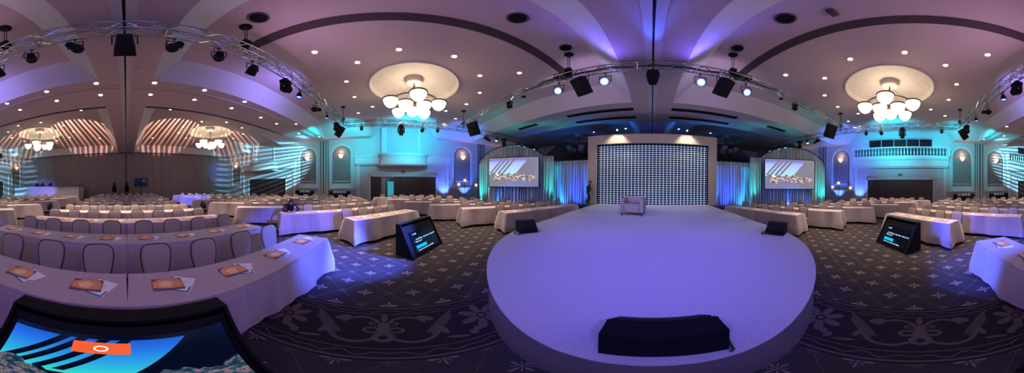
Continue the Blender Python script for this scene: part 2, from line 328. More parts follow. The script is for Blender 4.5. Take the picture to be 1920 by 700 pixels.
# ------------------------------------------------------------------ mesh helpers
class MB:
    def __init__(s): s.v = []; s.f = []; s.m = []; s.sm = []; s.mi = 0; s.uv = None
    def add(s, vs, fs, smooth=False):
        o = len(s.v); s.v += [tuple(q) for q in vs]
        for f in fs: s.f.append(tuple(i + o for i in f)); s.m.append(s.mi); s.sm.append(smooth)
        return s
    def box(s, c, d, M4=None):
        x, y, z = d[0] / 2, d[1] / 2, d[2] / 2
        vs = [Vector((c[0] + a * x, c[1] + b * y, c[2] + e * z)) for a in (-1, 1) for b in (-1, 1) for e in (-1, 1)]
        if M4 is not None: vs = [M4 @ q for q in vs]
        return s.add(vs, [(0, 1, 3, 2), (4, 6, 7, 5), (0, 4, 5, 1), (2, 3, 7, 6), (0, 2, 6, 4), (1, 5, 7, 3)])
    def b2(s, lo, hi):
        return s.box([(a + b) / 2 for a, b in zip(lo, hi)], [b - a for a, b in zip(lo, hi)])
    def rbox(s, c, d, r=0.02, M4=None, n=2):                   # box with rounded vertical and horizontal edges (bevelled)
        bm = bmesh.new(); bmesh.ops.create_cube(bm, size=1)
        for q in bm.verts: q.co = Vector((c[0] + q.co.x * d[0], c[1] + q.co.y * d[1], c[2] + q.co.z * d[2]))
        bmesh.ops.bevel(bm, geom=list(bm.edges), offset=min(r, min(d) * .45), segments=n, profile=.5, affect='EDGES')
        bm.verts.ensure_lookup_table(); vs = [(M4 @ q.co if M4 is not None else q.co.copy()) for q in bm.verts]
        fs = [[q.index for q in f.verts] for f in bm.faces]; bm.free()
        return s.add(vs, fs, True)
    def tube(s, p0, p1, r, n=8, r1=None, cap=True):
        p0, p1 = Vector(p0), Vector(p1); d = (p1 - p0); r1 = r if r1 is None else r1
        if d.length < 1e-6: return s
        q = d.to_track_quat('Z', 'Y'); vs = []
        for P, R in ((p0, r), (p1, r1)):
            for k in range(n): vs.append(P + q @ Vector((R * math.cos(2 * PI * k / n), R * math.sin(2 * PI * k / n), 0)))
        fs = [(k, (k + 1) % n, n + (k + 1) % n, n + k) for k in range(n)]
        if cap: fs += [tuple(range(n - 1, -1, -1)), tuple(range(n, 2 * n))]
        return s.add(vs, fs, n > 6)
    def path(s, pts, r, n=6):
        for a, b in zip(pts, pts[1:]): s.tube(a, b, r, n)
        return s
    def lathe(s, prof, n=24, M4=None, closed=False, smooth=True):
        vs = []
        for r, z in prof:
            for k in range(n):
                q = Vector((r * math.cos(2 * PI * k / n), r * math.sin(2 * PI * k / n), z)); vs.append(M4 @ q if M4 is not None else q)
        fs = [(i * n + k, i * n + (k + 1) % n, (i + 1) * n + (k + 1) % n, (i + 1) * n + k) for i in range(len(prof) - 1) for k in range(n)]
        return s.add(vs, fs, smooth)
    def prism(s, pts, h0, h1, M4=None, axis='z'):
        n = len(pts)
        def mk(p, h): return {'z': Vector((p[0], p[1], h)), 'y': Vector((p[0], h, p[1])), 'x': Vector((h, p[0], p[1]))}[axis]
        vs = [mk(p, h0) for p in pts] + [mk(p, h1) for p in pts]
        if M4 is not None: vs = [M4 @ q for q in vs]
        fs = [tuple(range(n - 1, -1, -1)), tuple(range(n, 2 * n))] + [(k, (k + 1) % n, n + (k + 1) % n, n + k) for k in range(n)]
        return s.add(vs, fs)
    def mesh(s, name, mats):
        me = bpy.data.meshes.new(name); me.from_pydata(s.v, [], s.f)
        for k in (mats if isinstance(mats, (list, tuple)) else [mats]): me.materials.append(M[k] if isinstance(k, str) else k)
        me.polygons.foreach_set('material_index', s.m); me.polygons.foreach_set('use_smooth', s.sm)
        bm = bmesh.new(); bm.from_mesh(me); bmesh.ops.recalc_face_normals(bm, faces=bm.faces); bm.to_mesh(me); bm.free()
        me.update(); return me
def link(name, me, parent=None, loc=None, rz=None, rot=None):
    o = bpy.data.objects.new(name, me); C.objects.link(o)
    if parent: o.parent = parent
    if loc is not None: o.location = loc
    if rz is not None: o.rotation_euler = (0, 0, rz)
    if rot is not None: o.rotation_euler = rot
    return o
def obj(name, mb, mats, parent=None, loc=None, rz=None, rot=None): return link(name, mb.mesh(name, mats), parent, loc, rz, rot)
def tag(o, label, cat, group=None, kind=None):
    if label: o['label'] = label
    if cat: o['category'] = cat
    if group: o['group'] = group
    if kind: o['kind'] = kind
    return o
def thing(name, label, cat, loc=(0, 0, 0), rz=0, group=None):
    o = link(name, None, None, loc, rz); o.empty_display_size = .1; return tag(o, label, cat, group)
def struct(name, mb, mats, label=None):
    o = obj(name, mb, mats); o['kind'] = 'structure'
    if label: o['label'] = label
    return o
def dup(root, loc, rz, label, group=None):
    r = root.copy(); C.objects.link(r); r.location = loc; r.rotation_euler = (root.rotation_euler.x, root.rotation_euler.y, rz); r['label'] = label
    if group: r['group'] = group
    for ch in list(root.children):
        c = ch.copy(); C.objects.link(c); c.parent = r
        for g in ch.children:
            d = g.copy(); C.objects.link(d); d.parent = c
    return r
def sgn(sx): return 'left' if sx < 0 else 'right'
ORD = ['first', 'second', 'third', 'fourth', 'fifth', 'sixth', 'seventh', 'eighth', 'ninth', 'tenth', 'eleventh', 'twelfth', 'thirteenth', 'fourteenth', 'fifteenth', 'sixteenth', 'seventeenth']

# ------------------------------------------------------------------ room shell
struct('floor', MB().b2((-XW - 1, YB - .6, -.2), (XW + 1, YF + .6, 0)), 'carpet', 'patterned hotel carpet with flowers and a scrolled border')

def rect_hole(mb, x0, x1, y0, y1, z, cx, cy, R):
    """flat rectangle with a round hole"""
    ang = sorted([math.atan2(y - cy, x - cx) % (2 * PI) for x in (x0, x1) for y in (y0, y1)] + [2 * PI * k / 64 for k in range(64)])
    vs = []
    for a in ang:
        c, s_ = math.cos(a), math.sin(a); ts = []
        if c > 1e-9: ts.append((x1 - cx) / c)
        if c < -1e-9: ts.append((x0 - cx) / c)
        if s_ > 1e-9: ts.append((y1 - cy) / s_)
        if s_ < -1e-9: ts.append((y0 - cy) / s_)
        t = min(ts); vs += [(cx + R * c, cy + R * s_, z), (cx + t * c, cy + t * s_, z)]
    n = len(ang); mb.add(vs, [(2 * k, 2 * k + 1, (2 * k + 3) % (2 * n), (2 * k + 2) % (2 * n)) for k in range(n)])
def quad(mb, *p): mb.add(p, [(0, 1, 2, 3)])
ce = MB()
BAYS = [(-22.0, -22.0, -9.0, -8.45, -14.0, -14.5), (-5.87, -5.42, 7.45, 7.95, 1.35, 1.2), (10.7, 11.2, 24.7, 24.7, 16.8, 17.0)]
for bi, (yl0, yu0, yu1, yl1, yc, cyy) in enumerate(BAYS):
    for sx in (-1, 1):
        X = lambda v: sx * v
        ch = CHAND[0] if False else (sx * (8.2 if (bi == 0 and sx > 0) else 8.0), cyy)
        xa, xb = sorted((X(1.85), X(12.1)))
        ce.mi = 0; rect_hole(ce, xa, xb, yu0, yu1, ZC, ch[0], ch[1], 2.12)
        ce.mi = 1
        quad(ce, (X(.97), yl0, ZB), (X(.97), yl1, ZB), (X(1.85), yu1, ZC), (X(1.85), yu0, ZC))
        if bi != 0: quad(ce, (X(.97), yl0, ZB), (X(14.6), yl0, ZB), (X(12.1), yu0, ZC), (X(1.85), yu0, ZC))
        if bi != 2: quad(ce, (X(.97), yl1, ZB), (X(14.6), yl1, ZB), (X(12.1), yu1, ZC), (X(1.85), yu1, ZC))
        o0, o1 = (yc - 3.0, yc + 3.0) if sx < 0 else (yc - 5.0, yc + 5.0)      # opening over the balcony
        o0 = max(o0, yu0 + .3)
        c0, c1 = o0 + .9, o1 - .9
        for (ya, yb, yua, yub) in ((yl0, o0, yu0, c0), (o1, yl1, c1, yu1)):
            quad(ce, (X(14.6), ya, ZB), (X(14.6), yb, ZB), (X(12.1), yub, ZC), (X(12.1), yua, ZC))
            ce.mi = 0; quad(ce, (X(14.6), ya, ZB), (X(14.6), yb, ZB), (X(XW + .3), yb, ZB), (X(XW + .3), ya, ZB)); ce.mi = 1
        for (yo, yu) in ((o0, c0), (o1, c1)):                              # cheeks
            quad(ce, (X(12.1), yu, ZC), (X(14.6), yo, ZB), (X(XW + .3), yo, ZB), (X(XW + .3), yu, ZC))
        ce.mi = 0; quad(ce, (X(12.1), c0, ZC), (X(12.1), c1, ZC), (X(XW + .3), c1, ZC), (X(XW + .3), c0, ZC))
ce.mi = 0
def flat(x0, x1, y0, y1): quad(ce, (x0, y0, ZB), (x1, y0, ZB), (x1, y1, ZB), (x0, y1, ZB))
flat(-XW - .3, XW + .3, -8.45, -5.87); flat(-XW - .3, XW + .3, 7.95, 10.7)
for a, b in ((YB, -8.45), (-5.87, 7.95), (10.7, YF)): flat(-.97, .97, a, b)
quad(ce, (-17, YB - 1, 8.6), (17, YB - 1, 8.6), (17, YF + 1, 8.6), (-17, YF + 1, 8.6))
struct('ceiling', ce, ['ceil', 'slope'], 'coffered plaster ceiling with paler sloping coves')

# medallions
n_tr = 1
for (cx, cy) in CHAND + [(-8, 17), (8, 17)]:
    mb = MB(); mb.mi = 0
    mb.lathe([(2.20, 0), (2.16, -.05), (2.10, -.02), (2.06, .10), (2.02, .22)], 64)
    mb.lathe([(2.02, .22), (1.6, .40), (1.0, .50), (.4, .53), (.0, .53)], 64)
    o = obj('trim_%d' % n_tr, mb, 'medal', None, (cx, cy, ZC)); o['kind'] = 'structure'; n_tr += 1
def trim(mb, mats, label=None):
    global n_tr
    o = struct('trim_%d' % n_tr, mb, mats, label); n_tr += 1; return o
# centre beam track strip
mb = MB(); mb.mi = 0
mb.b2((-.20, YB, ZB - .03), (-.025, YF, ZB)); mb.b2((.025, YB, ZB - .03), (.20, YF, ZB)); mb.mi = 1; mb.b2((-.025, YB, ZB - .012), (.025, YF, ZB))
trim(mb, ['slope', 'black'], 'pale double strip with a black partition track along the centre beam')
for y in (-6.55, 9.3):
    mb = MB(); mb.mi = 0
    for sx in (-1, 1): mb.b2((min(sx * .2, sx * XW), y - .16, ZB - .03), (max(sx * .2, sx * XW), y - .02, ZB)); mb.b2((min(sx * .2, sx * XW), y + .02, ZB - .03), (max(sx * .2, sx * XW), y + .16, ZB))
    mb.mi = 1; mb.b2((-XW, y - .02, ZB - .012), (XW, y + .02, ZB)); trim(mb, ['ceil', 'vent'])
mb = MB(); mb.b2((-11.5, -8.52, ZB - .04), (-1.0, -8.42, ZB)); mb.b2((1.0, -8.52, ZB - .04), (11.5, -8.42, ZB)); trim(mb, 'vent')
# rear valance and track
mb = MB(); mb.mi = 0; mb.b2((-XW, YB - .1, ZB), (XW, YB + .12, ZC + .1)); mb.mi = 1; mb.b2((-XW, YB - .1, ZB - .07), (XW, YB + .14, ZB)); trim(mb, ['slope', 'vent'], 'pale valance over the rear folding partition')
# rear partition
mb = MB(); x = -XW - .3; k = 0
mb.mi = 1; mb.b2((-XW - .3, YB - .4, 0), (XW + .3, YB - .14, 7.3)); mb.mi = 0
while x < XW + .3:
    mb.b2((x + .012, YB - .14, 0), (min(x + 1.21, XW + .3), YB - .06, ZB)); x += 1.222
mb.mi = 1; mb.b2((-.07, YB - .14, 0), (.07, YB - .02, ZB))
struct('wall_back', mb, ['partition', 'vent'], 'folding partition wall of tall fabric panels')
mb = MB(); mb.b2((-XW - .3, YF, 0), (XW + .3, YF + .3, 7.3)); struct('wall_front', mb, 'darkwall')

# side walls with recesses
def boolean_wall(name, mb, cut, mats, second=None):
    a = bpy.data.objects.new(name, mb.mesh(name, mats)); c = bpy.data.objects.new(name + 'c', cut.mesh(name + 'c', mats))
    C.objects.link(a); C.objects.link(c)
    md = a.modifiers.new('b', 'BOOLEAN'); md.operation = 'DIFFERENCE'; md.solver = 'EXACT'; md.object = c; md.use_self = False
    bpy.context.view_layer.update()
    me = bpy.data.meshes.new_from_object(a.evaluated_get(bpy.context.evaluated_depsgraph_get()))
    a.modifiers.clear(); a.data = me; bpy.data.objects.remove(c)
    if second:
        C.objects.unlink(a); bpy.data.objects.remove(a); mb2 = me
        a = bpy.data.objects.new(name, mb2); c = bpy.data.objects.new(name + 'c', second.mesh(name + 'c', mats)); C.objects.link(a); C.objects.link(c)
        md = a.modifiers.new('b', 'BOOLEAN'); md.operation = 'DIFFERENCE'; md.solver = 'EXACT'; md.object = c
        bpy.context.view_layer.update(); me = bpy.data.meshes.new_from_object(a.evaluated_get(bpy.context.evaluated_depsgraph_get()))
        a.modifiers.clear(); a.data = me; bpy.data.objects.remove(c)
    a['kind'] = 'structure'; return a
BC = [(-14.0, 6.1), (1.35, 6.1), (16.8, 6.1)]
ARCH_DY = 5.87
def arch_pts(cy, w, z0, zt, n=16):
    r = w / 2; zc = zt - r
    return [(cy - r, z0)] + [(cy + r, z0)] + [(cy + r * math.cos(PI * k / n), zc + r * math.sin(PI * k / n)) for k in range(n + 1)]
for sx in (-1, 1):
    wl = MB(); wl.b2((min(sx * XW, sx * (XW + .5)), YB - .4, 0), (max(sx * XW, sx * (XW + .5)), YF + .3, 7.3))
    cut = MB()
    for cy, dw in BC:
        lo, hi = sorted((sx * (XW - .1), sx * (XW + .18)))
        cut.b2((lo, cy - dw / 2, -.1), (hi, cy + dw / 2, 2.42))
        if sx > 0: cut.b2((lo, cy - 3.05, 5.35), (hi, cy + 3.0, 6.36))
        for d in (-ARCH_DY, ARCH_DY):
            cut.prism(arch_pts(cy + d, 1.9, 1.38, 5.5), lo, hi, None, 'x')
    sec = MB().b2((-XW - .7, -.35, -.1), (-XW + .1, .45, 2.30)) if sx < 0 else None
    boolean_wall('wall_' + sgn(sx), wl, cut, 'wall', sec)
# arches, ledges, doors
nd = 1; nw = 1
for sx in (-1, 1):
    R = (lambda a, b, y0, y1, z0, z1, mb: mb.b2((min(sx * (XW - a), sx * (XW - b)), y0, z0), (max(sx * (XW - a), sx * (XW - b)), y1, z1)))
    for bi, (cy, dw) in enumerate(BC):
        where = ('rear', 'middle', 'front')[bi]
        # wainscot rail and sills
        mb = MB()
        for a, b in ((cy - 7.15, cy - 4.5), (cy + 4.5, cy + 7.15)):
            R(.0, .04, a, b, 0, 1.22, mb); R(.0, .12, a, b, 1.22, 1.32, mb)
        trim(mb, 'wains', 'panelled dado under the arches, %s of the %s wall' % (where, sgn(sx)))
        for d in (-ARCH_DY, ARCH_DY):
            mb = MB(); mb.mi = 0
            # moulded archivolt: outer ring of segments
            for (ra, rb, dep, mi) in ((.95, 1.03, .07, 0), (1.09, 1.17, .04, 0)):
                mb.mi = mi; zc = 5.5 - .95; n = 20
                inner = [(cy + d - ra, 1.38)] + [(cy + d + ra * math.cos(PI - PI * k / n), zc + ra * math.sin(PI * k / n)) for k in range(n + 1)] + [(cy + d + ra, 1.38)]
                outer = [(cy + d - rb, 1.38)] + [(cy + d + rb * math.cos(PI - PI * k / n), zc + rb * math.sin(PI * k / n)) for k in range(n + 1)] + [(cy + d + rb, 1.38)]
                vs = []
                for h in (0, dep):
                    for p in inner + outer: vs.append((sx * (XW - h), p[0], p[1]))
                m_ = len(inner); fs = []
                for k in range(m_ - 1):
                    fs += [(k, k + 1, m_ + k + 1, m_ + k), (2 * m_ + k, 3 * m_ + k, 3 * m_ + k + 1, 2 * m_ + k + 1), (k, 2 * m_ + k, 2 * m_ + k + 1, k + 1), (m_ + k, m_ + k + 1, 3 * m_ + k + 1, 3 * m_ + k)]
                mb.add(vs, fs)
            R(-.0, .16, cy + d - 1.15, cy + d + 1.15, 1.30, 1.38, mb)
            R(-.18, -.02, cy + d - .95, cy + d + .95, 1.38, 1.80, mb)
            mb.mi = 1
            mb.prism(arch_pts(cy + d, 1.6, 1.82, 5.4), sx * (XW + .02), sx * (XW + .17), None, 'x')
            mb.mi = 0; R(-.18, -.01, cy + d - .8, cy + d + .8, 1.98, 2.05, mb)
            trim(mb, ['trimw', 'brown'], 'tall arched wall niche with a brown infill on the %s wall' % sgn(sx))
        # door surround
        mb = MB()
        R(0, .10, cy - 4.30, cy - 4.05, 0, 3.5, mb); R(0, .10, cy + 4.10, cy + 4.35, 0, 3.5, mb)
        R(0, .28, cy - 4.5, cy + 4.5, 3.62, 4.22, mb); R(0, .36, cy - 4.55, cy + 4.55, 4.22, 4.32, mb); R(0, .2, cy - 4.4, cy + 4.4, 3.5, 3.62, mb)
        R(0, .06, cy - dw / 2 - .14, cy - dw / 2, 0, 2.56, mb); R(0, .06, cy + dw / 2, cy + dw / 2 + .14, 0, 2.56, mb); R(0, .06, cy - dw / 2 - .14, cy + dw / 2 + .14, 2.42, 2.56, mb)
        if sx < 0:
            R(0, .16, cy - 2.05, cy - 1.55, 4.3, 7.1, mb)
            R(0, .10, cy + 1.35, cy + 1.5, 4.3, 7.1, mb)
        trim(mb, 'trimw', 'projecting surround and ledge over the %s doors of the %s wall' % (where, sgn(sx)))
        # doors
        cutsY = [cy - dw / 2, cy - dw / 2 + .98, cy, cy + 2.02, cy + dw / 2]
        dr = thing('door_%d' % nd, 'row of dark wooden double doors, %s of the %s wall' % (where, sgn(sx)), None); dr['kind'] = 'structure'; nd += 1
        for k in range(4):
            a, b = cutsY[k], cutsY[k + 1]
            if sx < 0 and bi == 1 and k == 1: a = .45; 
            if b - a < .3: continue
            for (a2, b2_) in (((a, (a + b) / 2), ((a + b) / 2, b)) if b - a > 1.3 else ((a, b),)):
                mb = MB(); R(-.12, -.06, a2 + .012, b2_ - .012, .01, 2.40, mb)
                wd = b2_ - a2
                for z0, z1 in ((.25, 1.0), (1.2, 2.2)): R(-.07, -.045, a2 + wd * .15, b2_ - wd * .15, z0, z1, mb)
                lf = obj('door_leaf', mb, 'door', dr)
                hb = MB(); yy = b2_ - .1; xx = sx * (XW + .0); hb.tube((xx, yy, .95), (xx, yy, 1.35), .014); hb.tube((xx, yy, 1.0), (sx * (XW + .06), yy, 1.0), .01); hb.tube((xx, yy, 1.3), (sx * (XW + .06), yy, 1.3), .01)
                obj('door_handle', hb, 'steel', lf)
        # balconies
        if sx < 0:
            b = thing('balcony', 'bowed solid plaster balcony over the %s doors of the left wall' % where, 'balcony', (-XW, cy - .05, 0))
            pb = MB(); n = 20; prof = [(1.0, 3.62), (1.05, 3.5), (.9, 3.34), (.5, 3.30), (0.0, 3.30)]
            def bow(z, k, r=1.0):
                a = PI * k / n; return (.22 + .85 * r * math.sin(a) ** .7 if 0 < k < n else .22, 2.12 * math.cos(a) * (r if r > .9 else 1), z)
            rows = [(4.40, 1.08), (4.30, 1.08), (4.28, 1.0), (3.60, 1.0), (3.56, 1.05), (3.46, 1.05), (3.36, .93), (3.32, .7), (3.32, 0.02)]
            vs = [bow(z, k, r) for z, r in rows for k in range(n + 1)]
            fs = [(i * (n + 1) + k, i * (n + 1) + k + 1, (i + 1) * (n + 1) + k + 1, (i + 1) * (n + 1) + k) for i in range(len(rows) - 1) for k in range(n)]
            fs.append(tuple(range(n + 1)))
            pb.add(vs, fs, True); pb.b2((.0, -2.12, 3.32), (.24, 2.12, 4.40)); obj('parapet', pb, 'trimw', b)
            cp = MB(); vs = [bow(z, k, r) for z, r in ((4.40, 1.12), (4.46, 1.12), (4.46, .02)) for k in range(n + 1)]
            cp.add(vs, [(i * (n + 1) + k, i * (n + 1) + k + 1, (i + 1) * (n + 1) + k + 1, (i + 1) * (n + 1) + k) for i in range(2) for k in range(n)]); obj('coping', cp, 'trimw', b)
        else:
            b = thing('balcony', 'long white balustraded balcony over the %s doors of the right wall' % where, 'balcony', (XW, cy, 0))
            mb = MB(); mb.b2((-.42, -4.5, 4.32), (0, 4.5, 4.56)); obj('plinth', mb, 'trimw', b)
            mb = MB(); mb.rbox((-.27, 0, 5.40), (.28, 9.0, .12), .03); mb.b2((-.37, -4.5, 4.56), (-.17, 4.5, 4.62)); obj('handrail', mb, 'trimw', b)
            bme = MB().lathe([(.055, 4.62), (.055, 4.68), (.035, 4.72), (.075, 4.86), (.085, 4.93), (.04, 5.12), (.03, 5.2), (.055, 5.25), (.055, 5.34)], 10).mesh('baluster', 'trimw')
            for k in range(30):
                link('baluster', bme, b, (-.27, -4.3 + 8.6 * k / 29, 0))
            for yy in (-4.5, 4.5): obj('end_post', MB().b2((-.40, yy - .12, 4.56), (-.14, yy + .12, 5.40)), 'trimw', b)
            trim(MB().b2((XW - .02, cy - 4.35, 4.56), (XW + .05, cy + 4.35, 5.32)), 'darkwall', 'flat dark panel standing in for the shaded recess behind the balustrade')  # dark colour stands in for the shade of a deep recess
            wn = MB(); wn.mi = 1; wn.b2((XW + .10, cy - 3.0, 5.36), (XW + .14, cy + 2.95, 6.35)); wn.mi = 0
            for q in range(6):
                yy = cy - 3.0 + 5.95 * q / 5; wn.b2((XW + .05, yy - .03, 5.36), (XW + .12, yy + .03, 6.35))
            wn.b2((XW - .02, cy - 3.12, 6.36), (XW + .1, cy + 3.07, 6.45)); wn.b2((XW + .05, cy - 3.0, 6.28), (XW + .12, cy + 2.95, 6.36))
            o = struct('window_%d' % nw, wn, ['wains', 'mblack']); o['label'] = 'dark upper window behind the %s balustrade of the right wall' % where; nw += 1
    # partition storage pockets
    for y0, y1 in ((-6.65, -5.80), (8.95, 9.82)):
        mb = MB(); mb.mi = 0; R(0, .06, y0, y1, 0, ZB, mb); mb.mi = 1
        for f in (0, .30, .36, .66, .94): R(.05, .09, y0 + (y1 - y0) * f, y0 + (y1 - y0) * f + .05, 0, ZB, mb)
        mb.mi = 0; trim(mb, ['wains', 'vent'], 'tall partition pocket door in dark frame on the %s wall' % sgn(sx))
# corridor behind the open leaf
mb = MB(); mb.b2((-17.6, -1.2, 0), (-17.5, 1.6, 2.6)); mb.b2((-17.6, -1.3, 0), (-15.9, -1.2, 2.6)); mb.b2((-17.6, 1.6, 0), (-15.9, 1.7, 2.6)); mb.b2((-17.6, -1.3, 2.6), (-15.9, 1.7, 2.7)); mb.b2((-17.6, -1.3, -.1), (-15.9, 1.7, 0))
trim(mb, 'darkwall', 'dim corridor behind the open door leaf')
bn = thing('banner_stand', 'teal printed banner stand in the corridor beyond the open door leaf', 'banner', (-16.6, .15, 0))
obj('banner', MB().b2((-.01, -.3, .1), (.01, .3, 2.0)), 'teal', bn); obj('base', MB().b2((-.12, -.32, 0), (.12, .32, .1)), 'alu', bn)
point((-16.9, -.6, 2.3), (.4, .8, 1.0), 14, .1, 'corridor_lamp')

# ceiling vents and louvres
for sx in (-1, 1):
    mb = MB(); mb.mi = 0; mb.b2((min(sx * 3.22, sx * 3.56), -3.6, ZC - .014), (max(sx * 3.22, sx * 3.56), 5.9, ZC - .002)); mb.mi = 1
    for q in range(5):
        xx = sx * (3.25 + q * .07); mb.b2((min(xx, xx + sx * .035), -3.6, ZC - .025), (max(xx, xx + sx * .035), 5.9, ZC - .01))
    tag(obj('linear_air_diffuser', mb, ['grooves', 'vent']), 'long dark slotted air diffuser in the ceiling, %s of the centre beam' % sgn(sx), 'air vent')
    for yy, x0, x1, wd in ((8.75, 1.0, 4.85, .16), (9.95, 1.0, 4.85, .16), (8.85, 7.3, 9.0, .14)):
        mb = MB(); mb.mi = 0; mb.b2((min(sx * x0, sx * x1), yy - wd, ZB - .03), (max(sx * x0, sx * x1), yy + wd, ZB)); mb.mi = 1
        for q in range(3): mb.b2((min(sx * x0, sx * x1), yy - wd + .03 + q * .1, ZB - .05), (max(sx * x0, sx * x1), yy - wd + .08 + q * .1, ZB - .02))
        tag(obj('slot_vent', mb, ['vent', 'black']), '%s dark slot vent over the %s stage half, %s row' % ('short' if x0 > 5 else 'long', sgn(sx), {8.75: 'nearer', 9.95: 'farther', 8.85: 'outer'}[yy]), 'air vent')

# ------------------------------------------------------------------ chandeliers
def bowl_mb(r=.36):
    return MB().lathe([(r, 0), (r * .98, -r * .35), (r * .85, -r * .75), (r * .6, -r * 1.12), (r * .28, -r * 1.34), (0, -r * 1.4)], 20)
bowl_on = bowl_mb().mesh('glass_bowl', 'bowl'); bowl_off = bowl_mb().mesh('glass_bowl', 'bowloff')
rim_me = MB().lathe([(.34, -.03), (.39, -.03), (.40, .02), (.37, .04), (.34, .03)], 24).mesh('rim', 'bronze')
def chandelier(x, y, label, on, group, rz=0):
    t = thing('chandelier', label, 'chandelier', (x, y, 0), rz, group)
    mb = MB().lathe([(0, 7.63), (.42, 7.63), (.42, 7.36), (.40, 7.30), (.0, 7.30)], 24); obj('canopy', mb, 'medal', t)
    mb = MB(); mb.tube((0, 0, 7.32), (0, 0, 6.0), .03); mb.lathe([(0, 6.15), (.08, 6.12), (.12, 6.0), (.06, 5.9), (0, 5.86)], 12); obj('stem', mb, 'bronze', t)
    pos = [(1.18 * math.cos(2 * PI * k / 5), 1.18 * math.sin(2 * PI * k / 5), 6.02) for k in range(5)] + [(.5 * math.cos(PI / 3 + 2 * PI * k / 3), .5 * math.sin(PI / 3 + 2 * PI * k / 3), 5.92) for k in range(3)]
    mb = MB()
    mb.lathe([(1.13, 6.0), (1.17, 6.0), (1.17, 6.04), (1.13, 6.04), (1.13, 6.0)], 40)
    for q, (px, py, pz) in enumerate(pos):
        mb.tube((0, 0, 6.05), (px, py, pz), .018); mb.tube((0, 0, 7.2), (px * .97, py * .97, pz), .008, 5)
    obj('arm_frame', mb, 'bronze', t)
    for px, py, pz in pos:
        b = link('glass_bowl', bowl_on if on else bowl_off, t, (px, py, pz)); link('rim', rim_me, b)
for (cx, cy), lb in zip(CHAND, ('lit chandelier of opal bowls over the left side tables', 'lit chandelier of opal bowls over the right side tables', 'lit chandelier far off, left rear of the room', 'lit chandelier far off, right rear of the room')):
    chandelier(cx, cy, lb, True, 'lit chandeliers', (0 if cx < 0 else PI) if cy > 0 else .5)
for cx, n_ in ((-8, 'left'), (8, 'right')):
    chandelier(cx, 17, 'unlit chandelier in the dark front bay, %s of the backdrop' % n_, False, 'unlit chandeliers', .4)

# ------------------------------------------------------------------ downlights
DL = []
ringL = [(-4.78, -2.26), (-5.12, .3), (-5.15, 2.1), (-5.88, -1.12), (-7.33, -1.9), (-9.1, -1.9), (-11.6, -2.15), (-10.65, -1.05), (-6.02, 3.61), (-7.52, 4.5), (-9.22, 4.58), (-10.76, 3.78), (-11.95, 5.0), (-4.84, 4.74), (-11.35, .4), (-11.4, 2.2)]
for x, y in ringL: DL += [(x, y, ZC), (-x, y, ZC)]
for x in (1.07, 3.1, 5.22, 9.8, 13.7): 
    for sx in (-1, 1): DL.append((sx * x, -6.07, ZB))
for x in (1.07, 3.1, 5.2, 7.4, 8.95, 11.9):
    for sx in (-1, 1): DL.append((sx * x, -7.1, ZB))
for sx in (-1, 1):
    for k in range(10):
        a = 2 * PI * k / 10 + .2; DL.append((sx * 8.1 + 3.25 * math.cos(a), -14.5 + 3.25 * math.sin(a), ZC))
    DL += [(sx * 2.9, -10.6, ZC), (sx * 2.9, -18.2, ZC), (sx * 2.4, 15.0, ZC), (sx * 5.6, 15.4, ZC)]
dm = {}
def near_lbl(i, x, y, z):
    side = sgn(x)
    if z == ZB:
        rk = sorted(abs(q[0]) for q in DL if q[2] == ZB and abs(q[1] - y) < .1 and q[0] * x > 0).index(abs(x))
        return 'recessed downlight in the rear ceiling cross beam, %s row, %s %s of the centre beam' % ('front' if y > -6.5 else 'rear', ORD[rk], side)
    if y > 12: return 'small downlight of the dark front bay, %s half, %s of its two' % (side, 'inner' if abs(x) < 3.5 else 'outer')
    cx, cy = (8.1 if x > 0 else -8.1), (1.2 if y > -8 else -14.5)
    an = lambda q: math.atan2(q[0] - cx, q[1] - cy) % (2 * PI)
    same = sorted(an(q) for q in DL if q[2] == ZC and q[0] * x > 0 and q[1] < 12 and (q[1] > -8) == (y > -8))
    return 'round downlight around the %s %s medallion, %s clockwise from the stage end' % (side, 'middle' if y > -8 else 'rear', ORD[same.index(an((x, y)))])
bez = MB().lathe([(.083, 0), (.09, -.012), (.14, -.012), (.145, .0)], 20).mesh('bezel', 'downrim')
lens = MB().lathe([(.0, -.004), (.085, -.004)], 20).mesh('lens', 'down')
for i, (x, y, z) in enumerate(DL):
    t = thing('downlight', near_lbl(i, x, y, z), 'ceiling light', (x, y, z), 0, 'recessed ceiling downlights')
    link('bezel', bez, t); link('lens', lens, t)
    if y < 12: spot((x, y, z - .05), (x, y, 0), WARM, L_DN, 50, 1.0, .06, None, 'downlight_lamp')
# dark ceiling speakers, detectors
for x, y, z, r, nm, lb in ((-2.46, -2.4, ZC, .24, 'ceiling_speaker', 'round dark ceiling speaker behind and left of the camera'), (-2.5, 2.38, ZC, .24, 'ceiling_speaker', 'round dark ceiling speaker over the left stage front'),
                       (2.4, 2.38, ZC, .24, 'ceiling_speaker', 'round dark ceiling speaker over the right stage front'), (-2.48, 4.3, ZC, .2, 'ceiling_speaker', 'round dark ceiling speaker beside the left rigging point of the front truss'),
                       (2.37, 4.3, ZC, .2, 'ceiling_speaker', 'round dark ceiling speaker beside the right rigging point of the front truss'), (-6.4, 6.6, ZC, .15, 'ceiling_speaker', 'small dark ceiling speaker near the front cove, left'), (6.4, 6.6, ZC, .15, 'ceiling_speaker', 'small dark ceiling speaker near the front cove, right')):
    t = thing(nm, lb, 'ceiling speaker', (x, y, z), 0, 'ceiling speakers'); obj('grille', MB().lathe([(0, -.02), (r * .8, -.02), (r * .82, -.005)], 24), 'grille', t); obj('bezel', MB().lathe([(r * .8, -.02), (r * .85, -.035), (r, -.03), (r, 0)], 24), 'steel', t)
